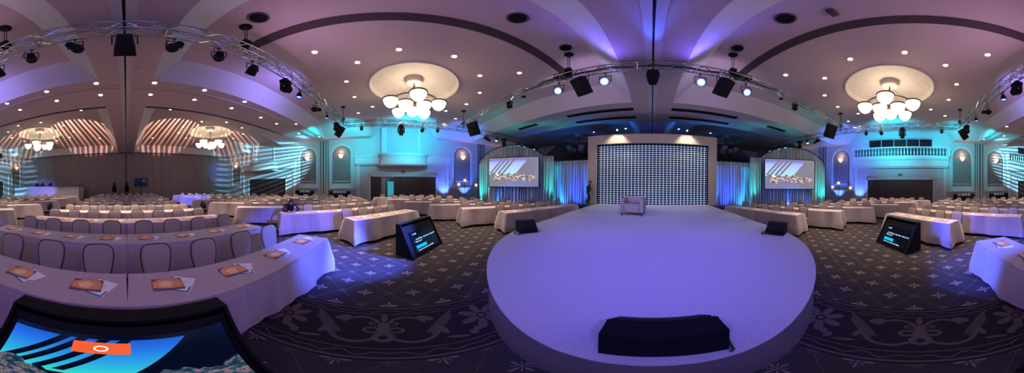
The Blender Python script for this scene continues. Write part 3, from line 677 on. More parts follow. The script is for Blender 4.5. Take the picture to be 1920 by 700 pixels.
t = thing('ceiling_sensor', 'small boxy projector mount on the ceiling right of the centre beam', 'sensor', (2.71, 1.47, ZC)); obj('housing', MB().rbox((0, 0, -.06), (.3, .16, .1), .02), 'steel', t); obj('plate', MB().lathe([(0, -.012), (.08, -.012), (.08, 0)], 16), 'downrim', t)
t = thing('ceiling_sensor', 'small white detector box behind the camera near the centre beam', 'sensor', (-.5, -5.2, ZB)); obj('housing', MB().rbox((0, 0, -.04), (.22, .14, .07), .02), 'trimw', t); obj('plate', MB().lathe([(0, -.008), (.06, -.008), (.06, 0)], 16), 'downrim', t)

# ------------------------------------------------------------------ trusses
def truss(label, p0, p1, w=.30, tri=False, group=None):
    p0, p1 = Vector(p0), Vector(p1); L = (p1 - p0).length
    t = thing('lighting_truss', label, 'truss', p0, math.atan2(p1.y - p0.y, p1.x - p0.x), group)
    h = w / 2
    ch = [(-h, h), (h, h), (0, -h)] if tri else [(-h, h), (h, h), (-h, -h), (h, -h)]
    for a, b in ch: obj('chord', MB().tube((0, a, b), (L, a, b), .022, 8), 'alu', t)
    mb = MB(); n = int(L / .36); st = L / n
    prs = [(0, 1), (0, 2), (1, 2)] if tri else [(0, 1), (2, 3), (0, 2), (1, 3)]
    for i, j in prs:
        for k in range(n):
            a, b = (ch[i], ch[j]) if k % 2 == 0 else (ch[j], ch[i])
            mb.tube((k * st, *a), ((k + 1) * st, *b), .012, 5, cap=False)
    obj('bracing', mb, 'alu', t)
    k = 0
    while k <= L + .01:
        mb = MB()
        for i, j in prs: mb.tube((min(k, L), *ch[i]), (min(k, L), *ch[j]), .016, 5)
        obj('joint_frame', mb, 'alu', t)
        k += 2.44
    return t
TZ = 5.82
truss('straight box truss across the room behind the camera', (-10.5, -2.95, TZ), (10.5, -2.95, TZ), .31, False, 'trusses')
truss('straight truss over the stage front hung with blue heads', (-10.2, 4.72, TZ), (10.2, 4.72, TZ), .27, True, 'trusses')
truss('left side truss running towards the left screen', (-10.4, -2.7, TZ - .04), (-10.9, 13.5, TZ - .04), .31, False, 'trusses')
truss('right side truss running towards the right screen', (10.4, -2.7, TZ - .04), (10.9, 13.5, TZ - .04), .31, False, 'trusses')
for x, y, lb in ((-2.56, -2.9, 'left of centre on the rear truss'), (2.52, -2.9, 'right of centre on the rear truss'), (-2.6, 4.72, 'left of centre on the front truss'), (2.45, 4.72, 'right of centre on the front truss'),
                 (-10.35, -2.9, 'at the rear left truss corner'), (10.35, -2.9, 'at the rear right truss corner'), (-10.3, 4.9, 'at the front left truss corner'), (10.3, 4.9, 'at the front right truss corner')):
    t = thing('chain_hoist', 'black rigging hoist and ceiling plate ' + lb, 'hoist', (x, y, 0), 0, 'rigging hoists')
    obj('ceiling_plate', MB().lathe([(0, ZC - .04), (.15, ZC - .04), (.16, ZC - .01), (.15, ZC)], 20), 'black', t)
    obj('rod', MB().tube((-.035, 0, ZC), (-.035, 0, 6.2), .012).tube((.035, 0, ZC), (.035, 0, 6.2), .012), 'steel', t)
    obj('motor', MB().rbox((0, 0, 6.12), (.22, .2, .26), .03), 'black', t); obj('sling', MB().tube((0, 0, 6.0), (-.12, .0, 5.72), .02).tube((0, 0, 6.0), (.12, 0, 5.72), .02), 'black', t)

# ------------------------------------------------------------------ lamps on the trusses
def aim_rot(frm, to):
    return (Vector(to) - Vector(frm)).to_track_quat('-Z', 'Y').to_matrix().to_4x4()
def clamp_mb(z=0):
    mb = MB(); mb.tube((-.03, 0, z), (.03, 0, z), .045, 10); mb.tube((0, 0, z), (0, 0, z - .14), .012); return mb
def par_can(label, p, to, lens_m='black', s=1.0, grp='par cans on the trusses', core=False):
    t = thing('par_can', label, 'stage light', p, 0, grp); obj('clamp', clamp_mb(), 'steel', t)
    R_ = aim_rot(p, to); T = Matrix.Translation((0, 0, -.32 * s)) @ R_
    yk = MB(); d = (Vector(to) - Vector(p)); az = math.atan2(d.y, d.x); sd = Vector((-math.sin(az), math.cos(az), 0)) * .15 * s
    yk.tube(Vector((0, 0, -.13)) - sd, Vector((0, 0, -.13)) + sd, .013, 6); yk.tube(Vector((0, 0, -.13)) - sd, Vector((0, 0, -.33 * s)) - sd, .013, 6); yk.tube(Vector((0, 0, -.13)) + sd, Vector((0, 0, -.33 * s)) + sd, .013, 6)
    obj('yoke', yk, 'black', t)
    body = MB().lathe([(0, .16 * s), (.07 * s, .15 * s), (.11 * s, .05 * s), (.125 * s, -.05 * s), (.13 * s, -.15 * s), (.118 * s, -.15 * s), (.11 * s, -.06 * s)], 18, T); obj('housing', body, 'black', t)
    obj('lens', MB().lathe([(0, -.125 * s), (.06 * s, -.122 * s), (.118 * s, -.11 * s)], 18, T), lens_m, t)
    if core: obj('lamp_core', MB().lathe([(0, -.14 * s), (.05 * s, -.138 * s), (.066 * s, -.122 * s)], 16, T), 'bluehot', t)
    return t
def ellipsoidal(label, p, to, s=1.0):
    t = thing('profile_spotlight', label, 'stage light', p, 0, 'profile spotlights on the trusses'); obj('clamp', clamp_mb(), 'steel', t)
    T = Matrix.Translation((0, 0, -.34)) @ aim_rot(p, to)
    d = (Vector(to) - Vector(p)); az = math.atan2(d.y, d.x); sd = Vector((-math.sin(az), math.cos(az), 0)) * .16
    yk = MB(); pts = [Vector((0, 0, -.13)) - sd, Vector((0, 0, -.34)) - sd]; yk.path([Vector((0, 0, -.34)) - sd, Vector((0, 0, -.13)) - sd, Vector((0, 0, -.13)) + sd, Vector((0, 0, -.34)) + sd], .013); obj('yoke', yk, 'black', t)
    obj('barrel', MB().lathe([(0, -.30), (.085, -.29), (.09, -.30), (.09, -.05), (.075, -.04), (.075, .02)], 16, T), 'black', t)
    obj('reflector_housing', MB().lathe([(.08, .02), (.13, .06), (.14, .14), (.12, .24), (.07, .30), (.06, .38), (0, .39)], 16, T), 'black', t)
    for c_, d_ in (((.13, 0, .03), (.08, .02, .03)), ((-.13, 0, .03), (.08, .02, .03)), ((0, .13, .03), (.02, .08, .03))): obj('shutter', MB().box(c_, d_, T), 'steel', t)
    cb = MB(); cb.path([T @ Vector((0, 0, .39)), T @ Vector((.1, .12, .42)), Vector((.18, .1, -.3)), Vector((.14, .05, -.05)), Vector((.05, .0, .02))], .008, 5); obj('cable', cb, 'lattop', t)
    return t
def moving_head(label, p, to, lens_m='black', s=1.0):
    t = thing('moving_head', label, 'stage light', p, 0, 'moving heads on the trusses'); [obj('clamp', MB().tube((a_, 0, .0), (a_ + .04, 0, -.0), .045, 10), 'steel', t) for a_ in (-.1, .06)]
    obj('base', MB().rbox((0, 0, -.10 * s), (.36 * s, .28 * s, .13 * s), .03), 'black', t)
    d = (Vector(to) - Vector(p)); az = math.atan2(d.y, d.x) - PI / 2; Rz = Matrix.Rotation(az, 4, 'Z')
    yk = MB(); yk.rbox((0, 0, -.21 * s), (.36 * s, .12 * s, .08 * s), .02, Rz)
    for k in (-1, 1): yk.rbox((k * .17 * s, 0, -.36 * s), (.06 * s, .14 * s, .34 * s), .025, Rz)
    obj('yoke', yk, 'black', t)
    T = Matrix.Translation((0, 0, -.44 * s)) @ aim_rot(p, to)
    obj('head', MB().lathe([(0, .20 * s), (.08 * s, .19 * s), (.12 * s, .12 * s), (.135 * s, .0), (.13 * s, -.12 * s), (.11 * s, -.22 * s), (.10 * s, -.22 * s), (.09 * s, -.20 * s)], 18, T), 'black', t)
    obj('lens', MB().lathe([(0, -.21 * s), (.10 * s, -.20 * s)], 18, T), lens_m, t)
    return t
def hung_speaker(label, p, to, s=1.0, tilt=.35, grp='loudspeakers hung on the trusses'):
    d = (Vector(to) - Vector(p)); az = math.atan2(d.y, d.x) - PI / 2
    t = thing('hung_loudspeaker', label, 'loudspeaker', p, az, grp)
    T = Matrix.Translation((0, 0, -.42 * s)) @ Matrix.Rotation(-tilt, 4, 'X')
    # cabinet: front face towards +Y, narrower at the back
    pts = [(-.22 * s, .2 * s), (.22 * s, .2 * s), (.14 * s, -.2 * s), (-.14 * s, -.2 * s)]
    obj('cabinet', MB().prism(pts, -.33 * s, .33 * s, T), 'black', t)
    obj('grille', MB().rbox((0, .21 * s, 0), (.41 * s, .025 * s, .62 * s), .01, T), 'grille', t)
    mb = MB()
    for k in (-1, 1): mb.path([(k * .24 * s, 0, -.42 * s), (k * .24 * s, 0, -.06), (0, 0, -.06)], .014)
    mb.tube((0, 0, -.06), (0, 0, .05), .02); obj('bracket', mb, 'black', t)
    return t
zt = TZ - .17
hung_speaker('large black loudspeaker at the middle of the rear truss', (0, -3.105, zt + .05), (0, -12, 0), 1.0, .35)
hung_speaker('slim black loudspeaker at the middle of the front truss', (0, 4.72, zt), (0, -3, 1.5), .72, .0)
for sx in (-1, 1):
    sd = sgn(sx)
    aimc = (sx * 4, -9, 1)
    ellipsoidal('profile spotlight on the rear truss just %s of its centre speaker' % sd, (sx * .95, -3.105, zt), (sx * 1.6, 5, .8))
    ellipsoidal('twin-barrelled spotlight on the rear truss, second %s of centre' % sd, (sx * 1.95, -3.105, zt), (sx * -2, 4, .8))
    par_can('black par can on the rear truss, third %s of centre' % sd, (sx * 2.95, -3.105, zt), (sx * 4, -9, .8), 'black', 1.15)
    moving_head('moving head on the rear truss, halfway to the %s corner' % sd, (sx * 4.4, -3.105, zt), (sx * 2, 6, .8), 'black', 1.0)
    par_can('glowing blue par can on the rear truss, %s half' % sd, (sx * 5.25, -3.105, zt), (sx * 4.6, -3.6, 0), 'bluelens', .85)
    ellipsoidal('profile spotlight on the rear truss, nearer the %s corner' % sd, (sx * 6.7, -3.105, zt), (sx * 1, 7, .8))
    par_can('small blue-lit par can close to the %s rear truss corner' % sd, (sx * 8.0, -3.105, zt), (sx * 7.2, -3.8, 0), 'bluelens', .7)
    moving_head('inner moving head at the %s rear truss corner' % sd, (sx * 9.6, -3.105, zt), (sx * 7, 6, .8), 'black', 1.05)
    hung_speaker('long black loudspeaker at the %s rear truss corner' % sd, (sx * 10.2, -3.105, zt), (sx * 14, 3, 1), 1.0, .5)
    # side truss
    par_can('small black par can on the %s side truss, rear end' % sd, (sx * (10.245 + .0309 * (-1.7 + 2.7)), -1.7, zt - .04), (sx * 13, -1.7, 0), 'black', .8)
    moving_head('moving head hanging mid-way on the %s side truss' % sd, (sx * (10.245 + .0309 * (.75 + 2.7)), .75, zt - .04), (sx * 10.6, .75, 0), 'black', 1.1)
    par_can('teal-lit wash light on the %s side truss' % sd, (sx * (10.245 + .0309 * (2.1 + 2.7)), 2.1, zt - .04), (sx * 15, 2.0, 4), 'teallens', .9)
    par_can('small black par can on the %s side truss towards the stage' % sd, (sx * (10.245 + .0309 * (3.1 + 2.7)), 3.1, zt - .04), (sx * 12, 3.1, 0), 'black', .8)
    hung_speaker('big black loudspeaker at the %s front truss corner' % sd, (sx * 8.5, 4.72, zt), (sx * 5, -6, 1), 1.25, .45)
    ellipsoidal('profile spotlight on the %s side truss past the corner' % sd, (sx * (10.245 + .0309 * (7.0 + 2.7)), 7.0, zt - .04), (sx * 4, 9, 1))
    moving_head('moving head on the %s side truss before the screen' % sd, (sx * (10.245 + .0309 * (8.7 + 2.7)), 8.7, zt - .04), (sx * 10, 9.5, 0), 'black', 1.2)
    for q, (yy, n_) in enumerate(((7.9, 'nearest'), (10.4, 'second'), (11.2, 'third'), (12.6, 'farthest'))):
        par_can('teal-lit par can over the %s screen, %s of four' % (sd, n_), (sx * (10.245 + .0309 * (yy + 2.7)), yy, zt - .04), (sx * 10, yy - 1.5, 2.5), 'teallens', .8)
    # front truss
    par_can('outer bright blue head on the front truss, %s side' % sd, (sx * 2.95, 4.72, zt), (sx * 1.6, -1.5, 1.5), 'bluelens', 1.15, 'lit blue heads', True)
    par_can('inner bright blue head on the front truss, %s side' % sd, (sx * 1.38, 4.72, zt), (sx * 1.0, -1.5, 1.5), 'bluelens', 1.15, 'lit blue heads', True)
    hung_speaker('tilted black loudspeaker between the blue heads, %s side' % sd, (sx * 2.1, 4.72, zt + .02), (sx * 5, -3, .8), 1.0, .6)
    t = thing('dimmer_pack', 'black dimmer box lying on the front truss, %s side' % sd, 'dimmer', (sx * 2.9, 4.85, TZ + .16), 0, 'dimmer boxes')
    obj('case', MB().rbox((0, 0, .09), (.6, .3, .18), .02), 'black', t); obj('handle', MB().path([(-.1, -.15, .09), (-.1, -.19, .09), (.1, -.19, .09), (.1, -.15, .09)], .01), 'steel', t)
    t = thing('moving_head', 'dark head clamped under the side of the front truss, %s end' % sd, 'stage light', (sx * 5.4, 4.72, zt), 0, 'moving heads on the trusses')
    obj('base', MB().rbox((0, 0, -.06), (.26, .2, .1), .02), 'black', t); obj('yoke', MB().box((-.12, 0, -.2), (.03, .1, .22)).box((.12, 0, -.2), (.03, .1, .22)).box((0, 0, -.1), (.26, .1, .03)), 'black', t); obj('head', MB().lathe([(0, .1), (.09, .08), (.1, -.1), (0, -.11)], 14, Matrix.Translation((0, 0, -.25)) @ Matrix.Rotation(.6, 4, 'X')), 'black', t)
# cable run along the front truss
tag(obj('cable_loom', MB().path([(-4.8 + k * .3, 4.78 + .03 * math.sin(k), TZ + .12 + .03 * math.sin(k * 1.7)) for k in range(33)], .03, 6), 'lattop'), 'black cable loom laid along the front truss', 'cable')

# ------------------------------------------------------------------ stage
def capsule(r, cy, yb, n=48):
    return [(r * math.cos(PI + PI * k / n), cy + r * math.sin(PI + PI * k / n)) for k in range(n + 1)] + [(r + .17, cy + 2.5), (r + .2, yb), (-r - .2, yb), (-r - .17, cy + 2.5)]
st = thing('stage', 'round-fronted stage covered in pale grey carpet', 'stage', (0, 0, 0))
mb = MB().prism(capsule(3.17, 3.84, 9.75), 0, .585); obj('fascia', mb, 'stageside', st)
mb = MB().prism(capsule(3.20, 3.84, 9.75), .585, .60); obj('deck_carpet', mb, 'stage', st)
# stair units at the rear corners
for sx in (-1, 1):
    t = thing('stage_stair', 'low dark stair block at the %s rear corner of the stage' % sgn(sx), 'steps', (sx * 3.9, 8.9, 0), 0, 'stage stairs')
    obj('tread', MB().b2((-.47, -.55, .52), (.47, .55, .56)), 'black', t); obj('tread', MB().b2((-.47, .55, .32), (.47, .85, .36)), 'black', t); obj('tread', MB().b2((-.47, .85, .14), (.47, 1.15, .18)), 'black', t)
    mb = MB(); mb.prism([(-.55, 0), (1.15, 0), (1.15, .14), (.85, .14), (.85, .32), (.55, .32), (.55, .52), (-.55, .52)], -.46, -.42, None, 'x'); mb.prism([(-.55, 0), (1.15, 0), (1.15, .14), (.85, .14), (.85, .32), (.55, .32), (.55, .52), (-.55, .52)], .42, .46, None, 'x'); obj('stringer', mb, 'black', t)
# backdrop
bd = thing('stage_backdrop', 'beige portal with a backlit lattice wall behind the armchair', 'backdrop', (0, 9.68, 0))
mb = MB(); mb.b2((-3.84, -.15, .6), (-3.28, .35, 4.25)); mb.b2((3.38, -.15, .6), (3.90, .35, 4.25)); mb.b2((-3.84, -.15, 4.25), (3.90, .35, 4.82)); obj('portal_frame', mb, 'beige', bd)
obj('recess_panel', MB().b2((-3.28, .22, .6), (3.38, .30, 4.25)), 'navy', bd)
mb = MB(); x0, x1, z0, z1 = -3.28, 3.38, .6, 4.25
for k in range(33): xx = x0 + (x1 - x0) * k / 32; mb.box((xx, .10, (z0 + z1) / 2), (.032, .05, z1 - z0))
for k in range(29): zz = z0 + (z1 - z0) * k / 28; mb.box(((x0 + x1) / 2, .105, zz), (x1 - x0, .045, .027))
obj('lattice', mb, 'lattice', bd)
mb = MB(); mb.b2((-3.3, -.02, .6), (-3.24, .1, 4.27)); mb.b2((3.34, -.02, .6), (3.40, .1, 4.27)); mb.b2((-3.3, -.02, 4.2), (3.4, .1, 4.27)); obj('inner_frame', mb, 'navy', bd)
for x in (-1.95, 1.95):
    t = thing('display_spot', 'tiny spot lamp on top of the backdrop, %s one' % sgn(x), 'spotlight', (x, 9.57, 4.82), 0, 'backdrop spot lamps')
    obj('arm', MB().path([(0, .0, 0), (0, -.1, .18), (0, -.34, .22)], .012), 'black', t)
    obj('head', MB().lathe([(0, .07), (.045, .06), (.05, -.07)], 12, Matrix.Translation((0, -.36, .2)) @ Matrix.Rotation(-.35, 4, 'X')), 'black', t)
    obj('lens', MB().lathe([(0, -.06), (.045, -.06)], 12, Matrix.Translation((0, -.36, .2)) @ Matrix.Rotation(-.35, 4, 'X')), 'down', t)

# armchair
t = thing('armchair', 'boxy pale armchair alone on the stage before the lattice', 'armchair', (-.72, 6.62, .6), math.radians(-6))
obj('arm', MB().rbox((-.375, 0, .40), (.15, .80, .54), .03), 'arm', t); obj('arm', MB().rbox((.375, 0, .40), (.15, .80, .54), .03), 'arm', t)
obj('backrest', MB().rbox((0, .33, .42), (.62, .16, .60), .03), 'arm', t)
obj('seat', MB().rbox((0, -.06, .30), (.60, .64, .34), .04), 'arm', t)
obj('cushion', MB().rbox((0, .18, .55), (.40, .14, .26), .06, Matrix.Rotation(-.2, 4, 'X') @ Matrix.Translation((0, .05, .0))), 'armdark', t)
for a in (-.38, .38):
    for b in (-.33, .33): obj('leg', MB().tube((a, b, 0), (a, b, .14), .018, 8, .028), 'black', t)

# floor monitors (wedges)
def wedge(label, loc, rz, w, d, h, group=None, cab='blackfab'):
    t = thing('wedge_loudspeaker', label, 'loudspeaker', loc, rz, group)
    # profile in (y,z): audience side at -y vertical, slope facing +y
    pr = [(-d / 2, 0), (d / 2, 0), (d / 2, h * .28), (-d / 2 + d * .42, h), (-d / 2, h)]
    obj('cabinet', MB().prism(pr, -w / 2, w / 2, None, 'x'), cab, t)
    sl = math.atan2(h * .72, d * .58); T = Matrix.Translation((0, d * .21, h * .64)) @ Matrix.Rotation(-sl, 4, 'X')
    obj('grille', MB().rbox((0, 0, .01), (w * .9, math.hypot(h * .72, d * .58) * .9, .02), .008, T), 'grille', t)
    return t
tw = wedge('wide black cloth-covered wedge on the stage front edge', (.07, .90, .60), 0, .60, .36, .26)
obj('cable', MB().path([(.29, -.06, .16), (.318, -.10, .10), (.325, -.13, .04), (.325, -.15, .014), (.315, -.20, .014), (.29, -.215, .014)], .009), 'lattop', tw)
for sx in (-1, 1):
    tw = wedge('black wedge loudspeaker on the %s edge of the stage' % sgn(sx), (sx * 2.80, 3.02, .60), sx * math.radians(118), .46, .36, .27, 'wedge loudspeakers on the stage edges', 'black')
    obj('cable', MB().path([(.15, .18, .05), (.26, .26, .012), (.34, .14, .012), (.30, 0, .012), (.24, -.05, .05)], .012), 'lattop', tw)

# confidence monitors in housings
def text_mesh(body, size, name='text', ex=.0006):
    c = bpy.data.curves.new(name, 'FONT'); c.body = body; c.size = size; c.extrude = ex
    o = bpy.data.objects.new(name, c); C.objects.link(o); bpy.context.view_layer.update()
    me = bpy.data.meshes.new_from_object(o.evaluated_get(bpy.context.evaluated_depsgraph_get())); bpy.data.objects.remove(o)
    return me
def monitor_housing(label, origin, rz, w, h=.82, d=.56, td=.13):
    """x along the width, y towards the viewer side, back at y=0"""
    t = thing('confidence_monitor', label, 'monitor', (origin[0], origin[1], 0), rz, 'floor confidence monitors')
    pr = [(0, 0), (d, 0), (td, h), (0, h)]
    for a in (-1, 1): obj('side_panel', MB().prism(pr, a * (w / 2) - .012, a * (w / 2) + .012, None, 'x'), 'black', t)
    obj('back_panel', MB().b2((-w / 2, 0, .01), (w / 2, .02, h)), 'black', t); obj('top_panel', MB().b2((-w / 2, 0, h - .015), (w / 2, td, h + .004)), 'black', t)
    ang = math.atan2(h, td - d)     # direction up the slope
    up = Vector((0, td - d, h)).normalized(); L = math.hypot(h, d - td)
    nrm = Vector((0, h, d - td)).normalized()
    base = Vector((0, d, 0)) - nrm * .03
    T = Matrix(((-1, 0, 0, 0), (0, up.y, nrm.y, 0), (0, up.z, nrm.z, 0), (0, 0, 0, 1))); T.translation = base
    # slope plane: local x, local y up the slope, local z outwards
    Mx = T
    sc = MB().box((0, L * .47, -.01), (w * .97, L * .92, .012), Mx); obj('fascia', sc, 'black', t)
    return t, Mx, L
def text_monitor(label, origin, rz, w, flip=False):
    t, T, L = monitor_housing(label, origin, rz, w)
    sw, sh = w * .76, L * .60; x0 = -sw / 2 + (.02); y0 = L * .13
    s = obj('screen', MB().box((x0 + sw / 2, y0 + sh / 2, .006), (sw, sh, .02), T), 'mblack', t)
    def put(body, x, y, sz, m):
        me = text_mesh(body, sz); me.materials.clear(); me.materials.append(M[m]); me.transform(T @ Matrix.Translation((x, y, .018))); link('caption', me, s)
    put('Act 03', x0 + sw * .10, y0 + sh * .84, .055, 'mwhite')
    put('- Act 02 Titles - Show Note - Pan Up with', x0 + sw * .13, y0 + sh * .58, .052, 'mwhite')
    put('"Main Cover"', x0 + sw * .10, y0 + sh * .47, .052, 'mwhite')
    obj('highlight_bar', MB().box((x0 + sw * .29, y0 + sh * .26, .0175), (sw * .42, sh * .14, .001), T), 'mcyan', s)
    put('Screen note: audio: cue to follow', x0 + sw * .10, y0 + sh * .08, .050, 'mwhite')
    [obj('foot', MB().tube((q_, .59, .012), (q_, .50, .06), .012), 'black', t) for q_ in (-.15, .12)]
    return t
# left: back base from (-3.96,.16) towards (-4.9,1.12); faces the stage
mid = ((-3.96 - 4.89) / 2, (.16 + 1.12) / 2); text_monitor('slanted floor monitor with cue text beside the left side tables', mid, math.radians(180 + 134.1 - 180 + 180), 1.32)
mid = ((4.52 + 5.40) / 2, (-.14 + .80) / 2 - .02); text_monitor('slanted floor monitor with cue text beside the right side tables', mid, math.radians(180 + 46.5 - 180), 1.30)

# picture elements with UV
def poly_uv(name, pts, u0, z, T, W, H, m, parent):
    """flat polygon on a picture, points in 0..1 picture units"""
    me = bpy.data.meshes.new(name); me.from_pydata([tuple(T @ Vector(((p[0] - .5) * W, (p[1]) * H, z))) for p in pts], [], [tuple(range(len(pts)))])
    uv = me.uv_layers.new(name='UVMap')
    for l in me.loops: uv.data[l.index].uv = pts[l.vertex_index]
    me.materials.append(M[m]); return link(name, me, parent)
def picture(T, W, H, parent, sky, rock, dark, box=False, seed=3):
    z = .002
    def chev(name, a, zt=.93, zm=.50, wd=.055): pass
    # sky parallelogram region split by dark slanted bars
    top, mid = (.95, .46)
    poly_uv('sky_panel', [(.0, mid - .04), (.54, mid - .04), (.80, top), (.0, top)], 0, z, T, W, H, sky, parent)
    sl = (.30, top - mid)
    for k, xb in enumerate((.02, .10, .195, .285)):
        wd = .04
        poly_uv('dark_bar', [(xb - wd / 2, mid), (xb + wd / 2 + .01, mid), (xb + wd / 2 + .01 + .25, top), (xb - wd / 2 + .25, top)][::1], 0, z * 1.5, T, W, H, dark, parent)
    poly_uv('dark_bar', [(.02, mid - .06), (.05, mid + .02), (.10, mid + .02), (.20, mid - .20), (.15, mid - .20)], 0, z * 1.5, T, W, H, dark, parent)
    poly_uv('light_bar', [(.12, mid), (.17, mid), (.26, mid - .18), (.21, mid - .20)], 0, z * 1.9, T, W, H, 'mow' if not box else sky, parent)
    poly_uv('dark_bar', [(.18, mid), (.225, mid), (.30, mid - .12), (.27, mid - .16)], 0, z * 1.7, T, W, H, dark, parent)
    rnd = random.Random(seed); pts = []
    n = 40
    if box:
        topl = [(k / n, .47 + .04 * math.sin(k * .5) + rnd.uniform(-.025, .025) - .12 * max(0, 1 - abs(k / n - .34) * 6)) for k in range(n + 1)]
        pts = [(0, .0), (1, .0)] + topl[::-1]
    else:
        topl = [(.08 + .84 * k / n, .43 + .05 * math.sin(k * .9) * (1 if k < 26 else .5) + rnd.uniform(-.025, .03) - (.05 if k > 28 else 0)) for k in range(n + 1)]
        bot = [(.08 + .84 * k / n, .24 + rnd.uniform(-.06, .05) - .03 * math.sin(k * .4)) for k in range(n + 1)]
        bot[0] = (.08, .40); bot[-1] = (.96, .30)
        pts = bot + topl[::-1]
    poly_uv('rocks', pts, 0, z * 2.3, T, W, H, rock, parent)
# centre monitor right behind the camera
t, T, L = monitor_housing('slanted floor monitor with mountain picture under the front table', (.06, -1.05), 0, 1.34)
sw, sh = 1.20, L * .80; y0 = L * .05
Ts = T @ Matrix.Translation((0.0, y0, .018)) @ Matrix.Rotation(0, 4, 'Z')
s = obj('screen', MB().box((0, y0 + sh / 2, .004), (sw, sh, .02), T), 'mblack', t)
picture(Ts, sw, sh, s, 'mosky', 'morock', 'mblack', True, 5)
obj('number_box', MB().box((-.075, .84 * sh, .008), (.29, .11, .002), Ts), 'mor', s)
me = text_mesh('O', .075); me.materials.clear(); me.materials.append(M['mow']); me.transform(Ts @ Matrix.Translation((-.075, .84 * sh, .011)) @ Matrix.Scale(1.35, 4, (1, 0, 0)) @ Matrix.Translation((-.030, -.026, 0))); link('letter', me, s)

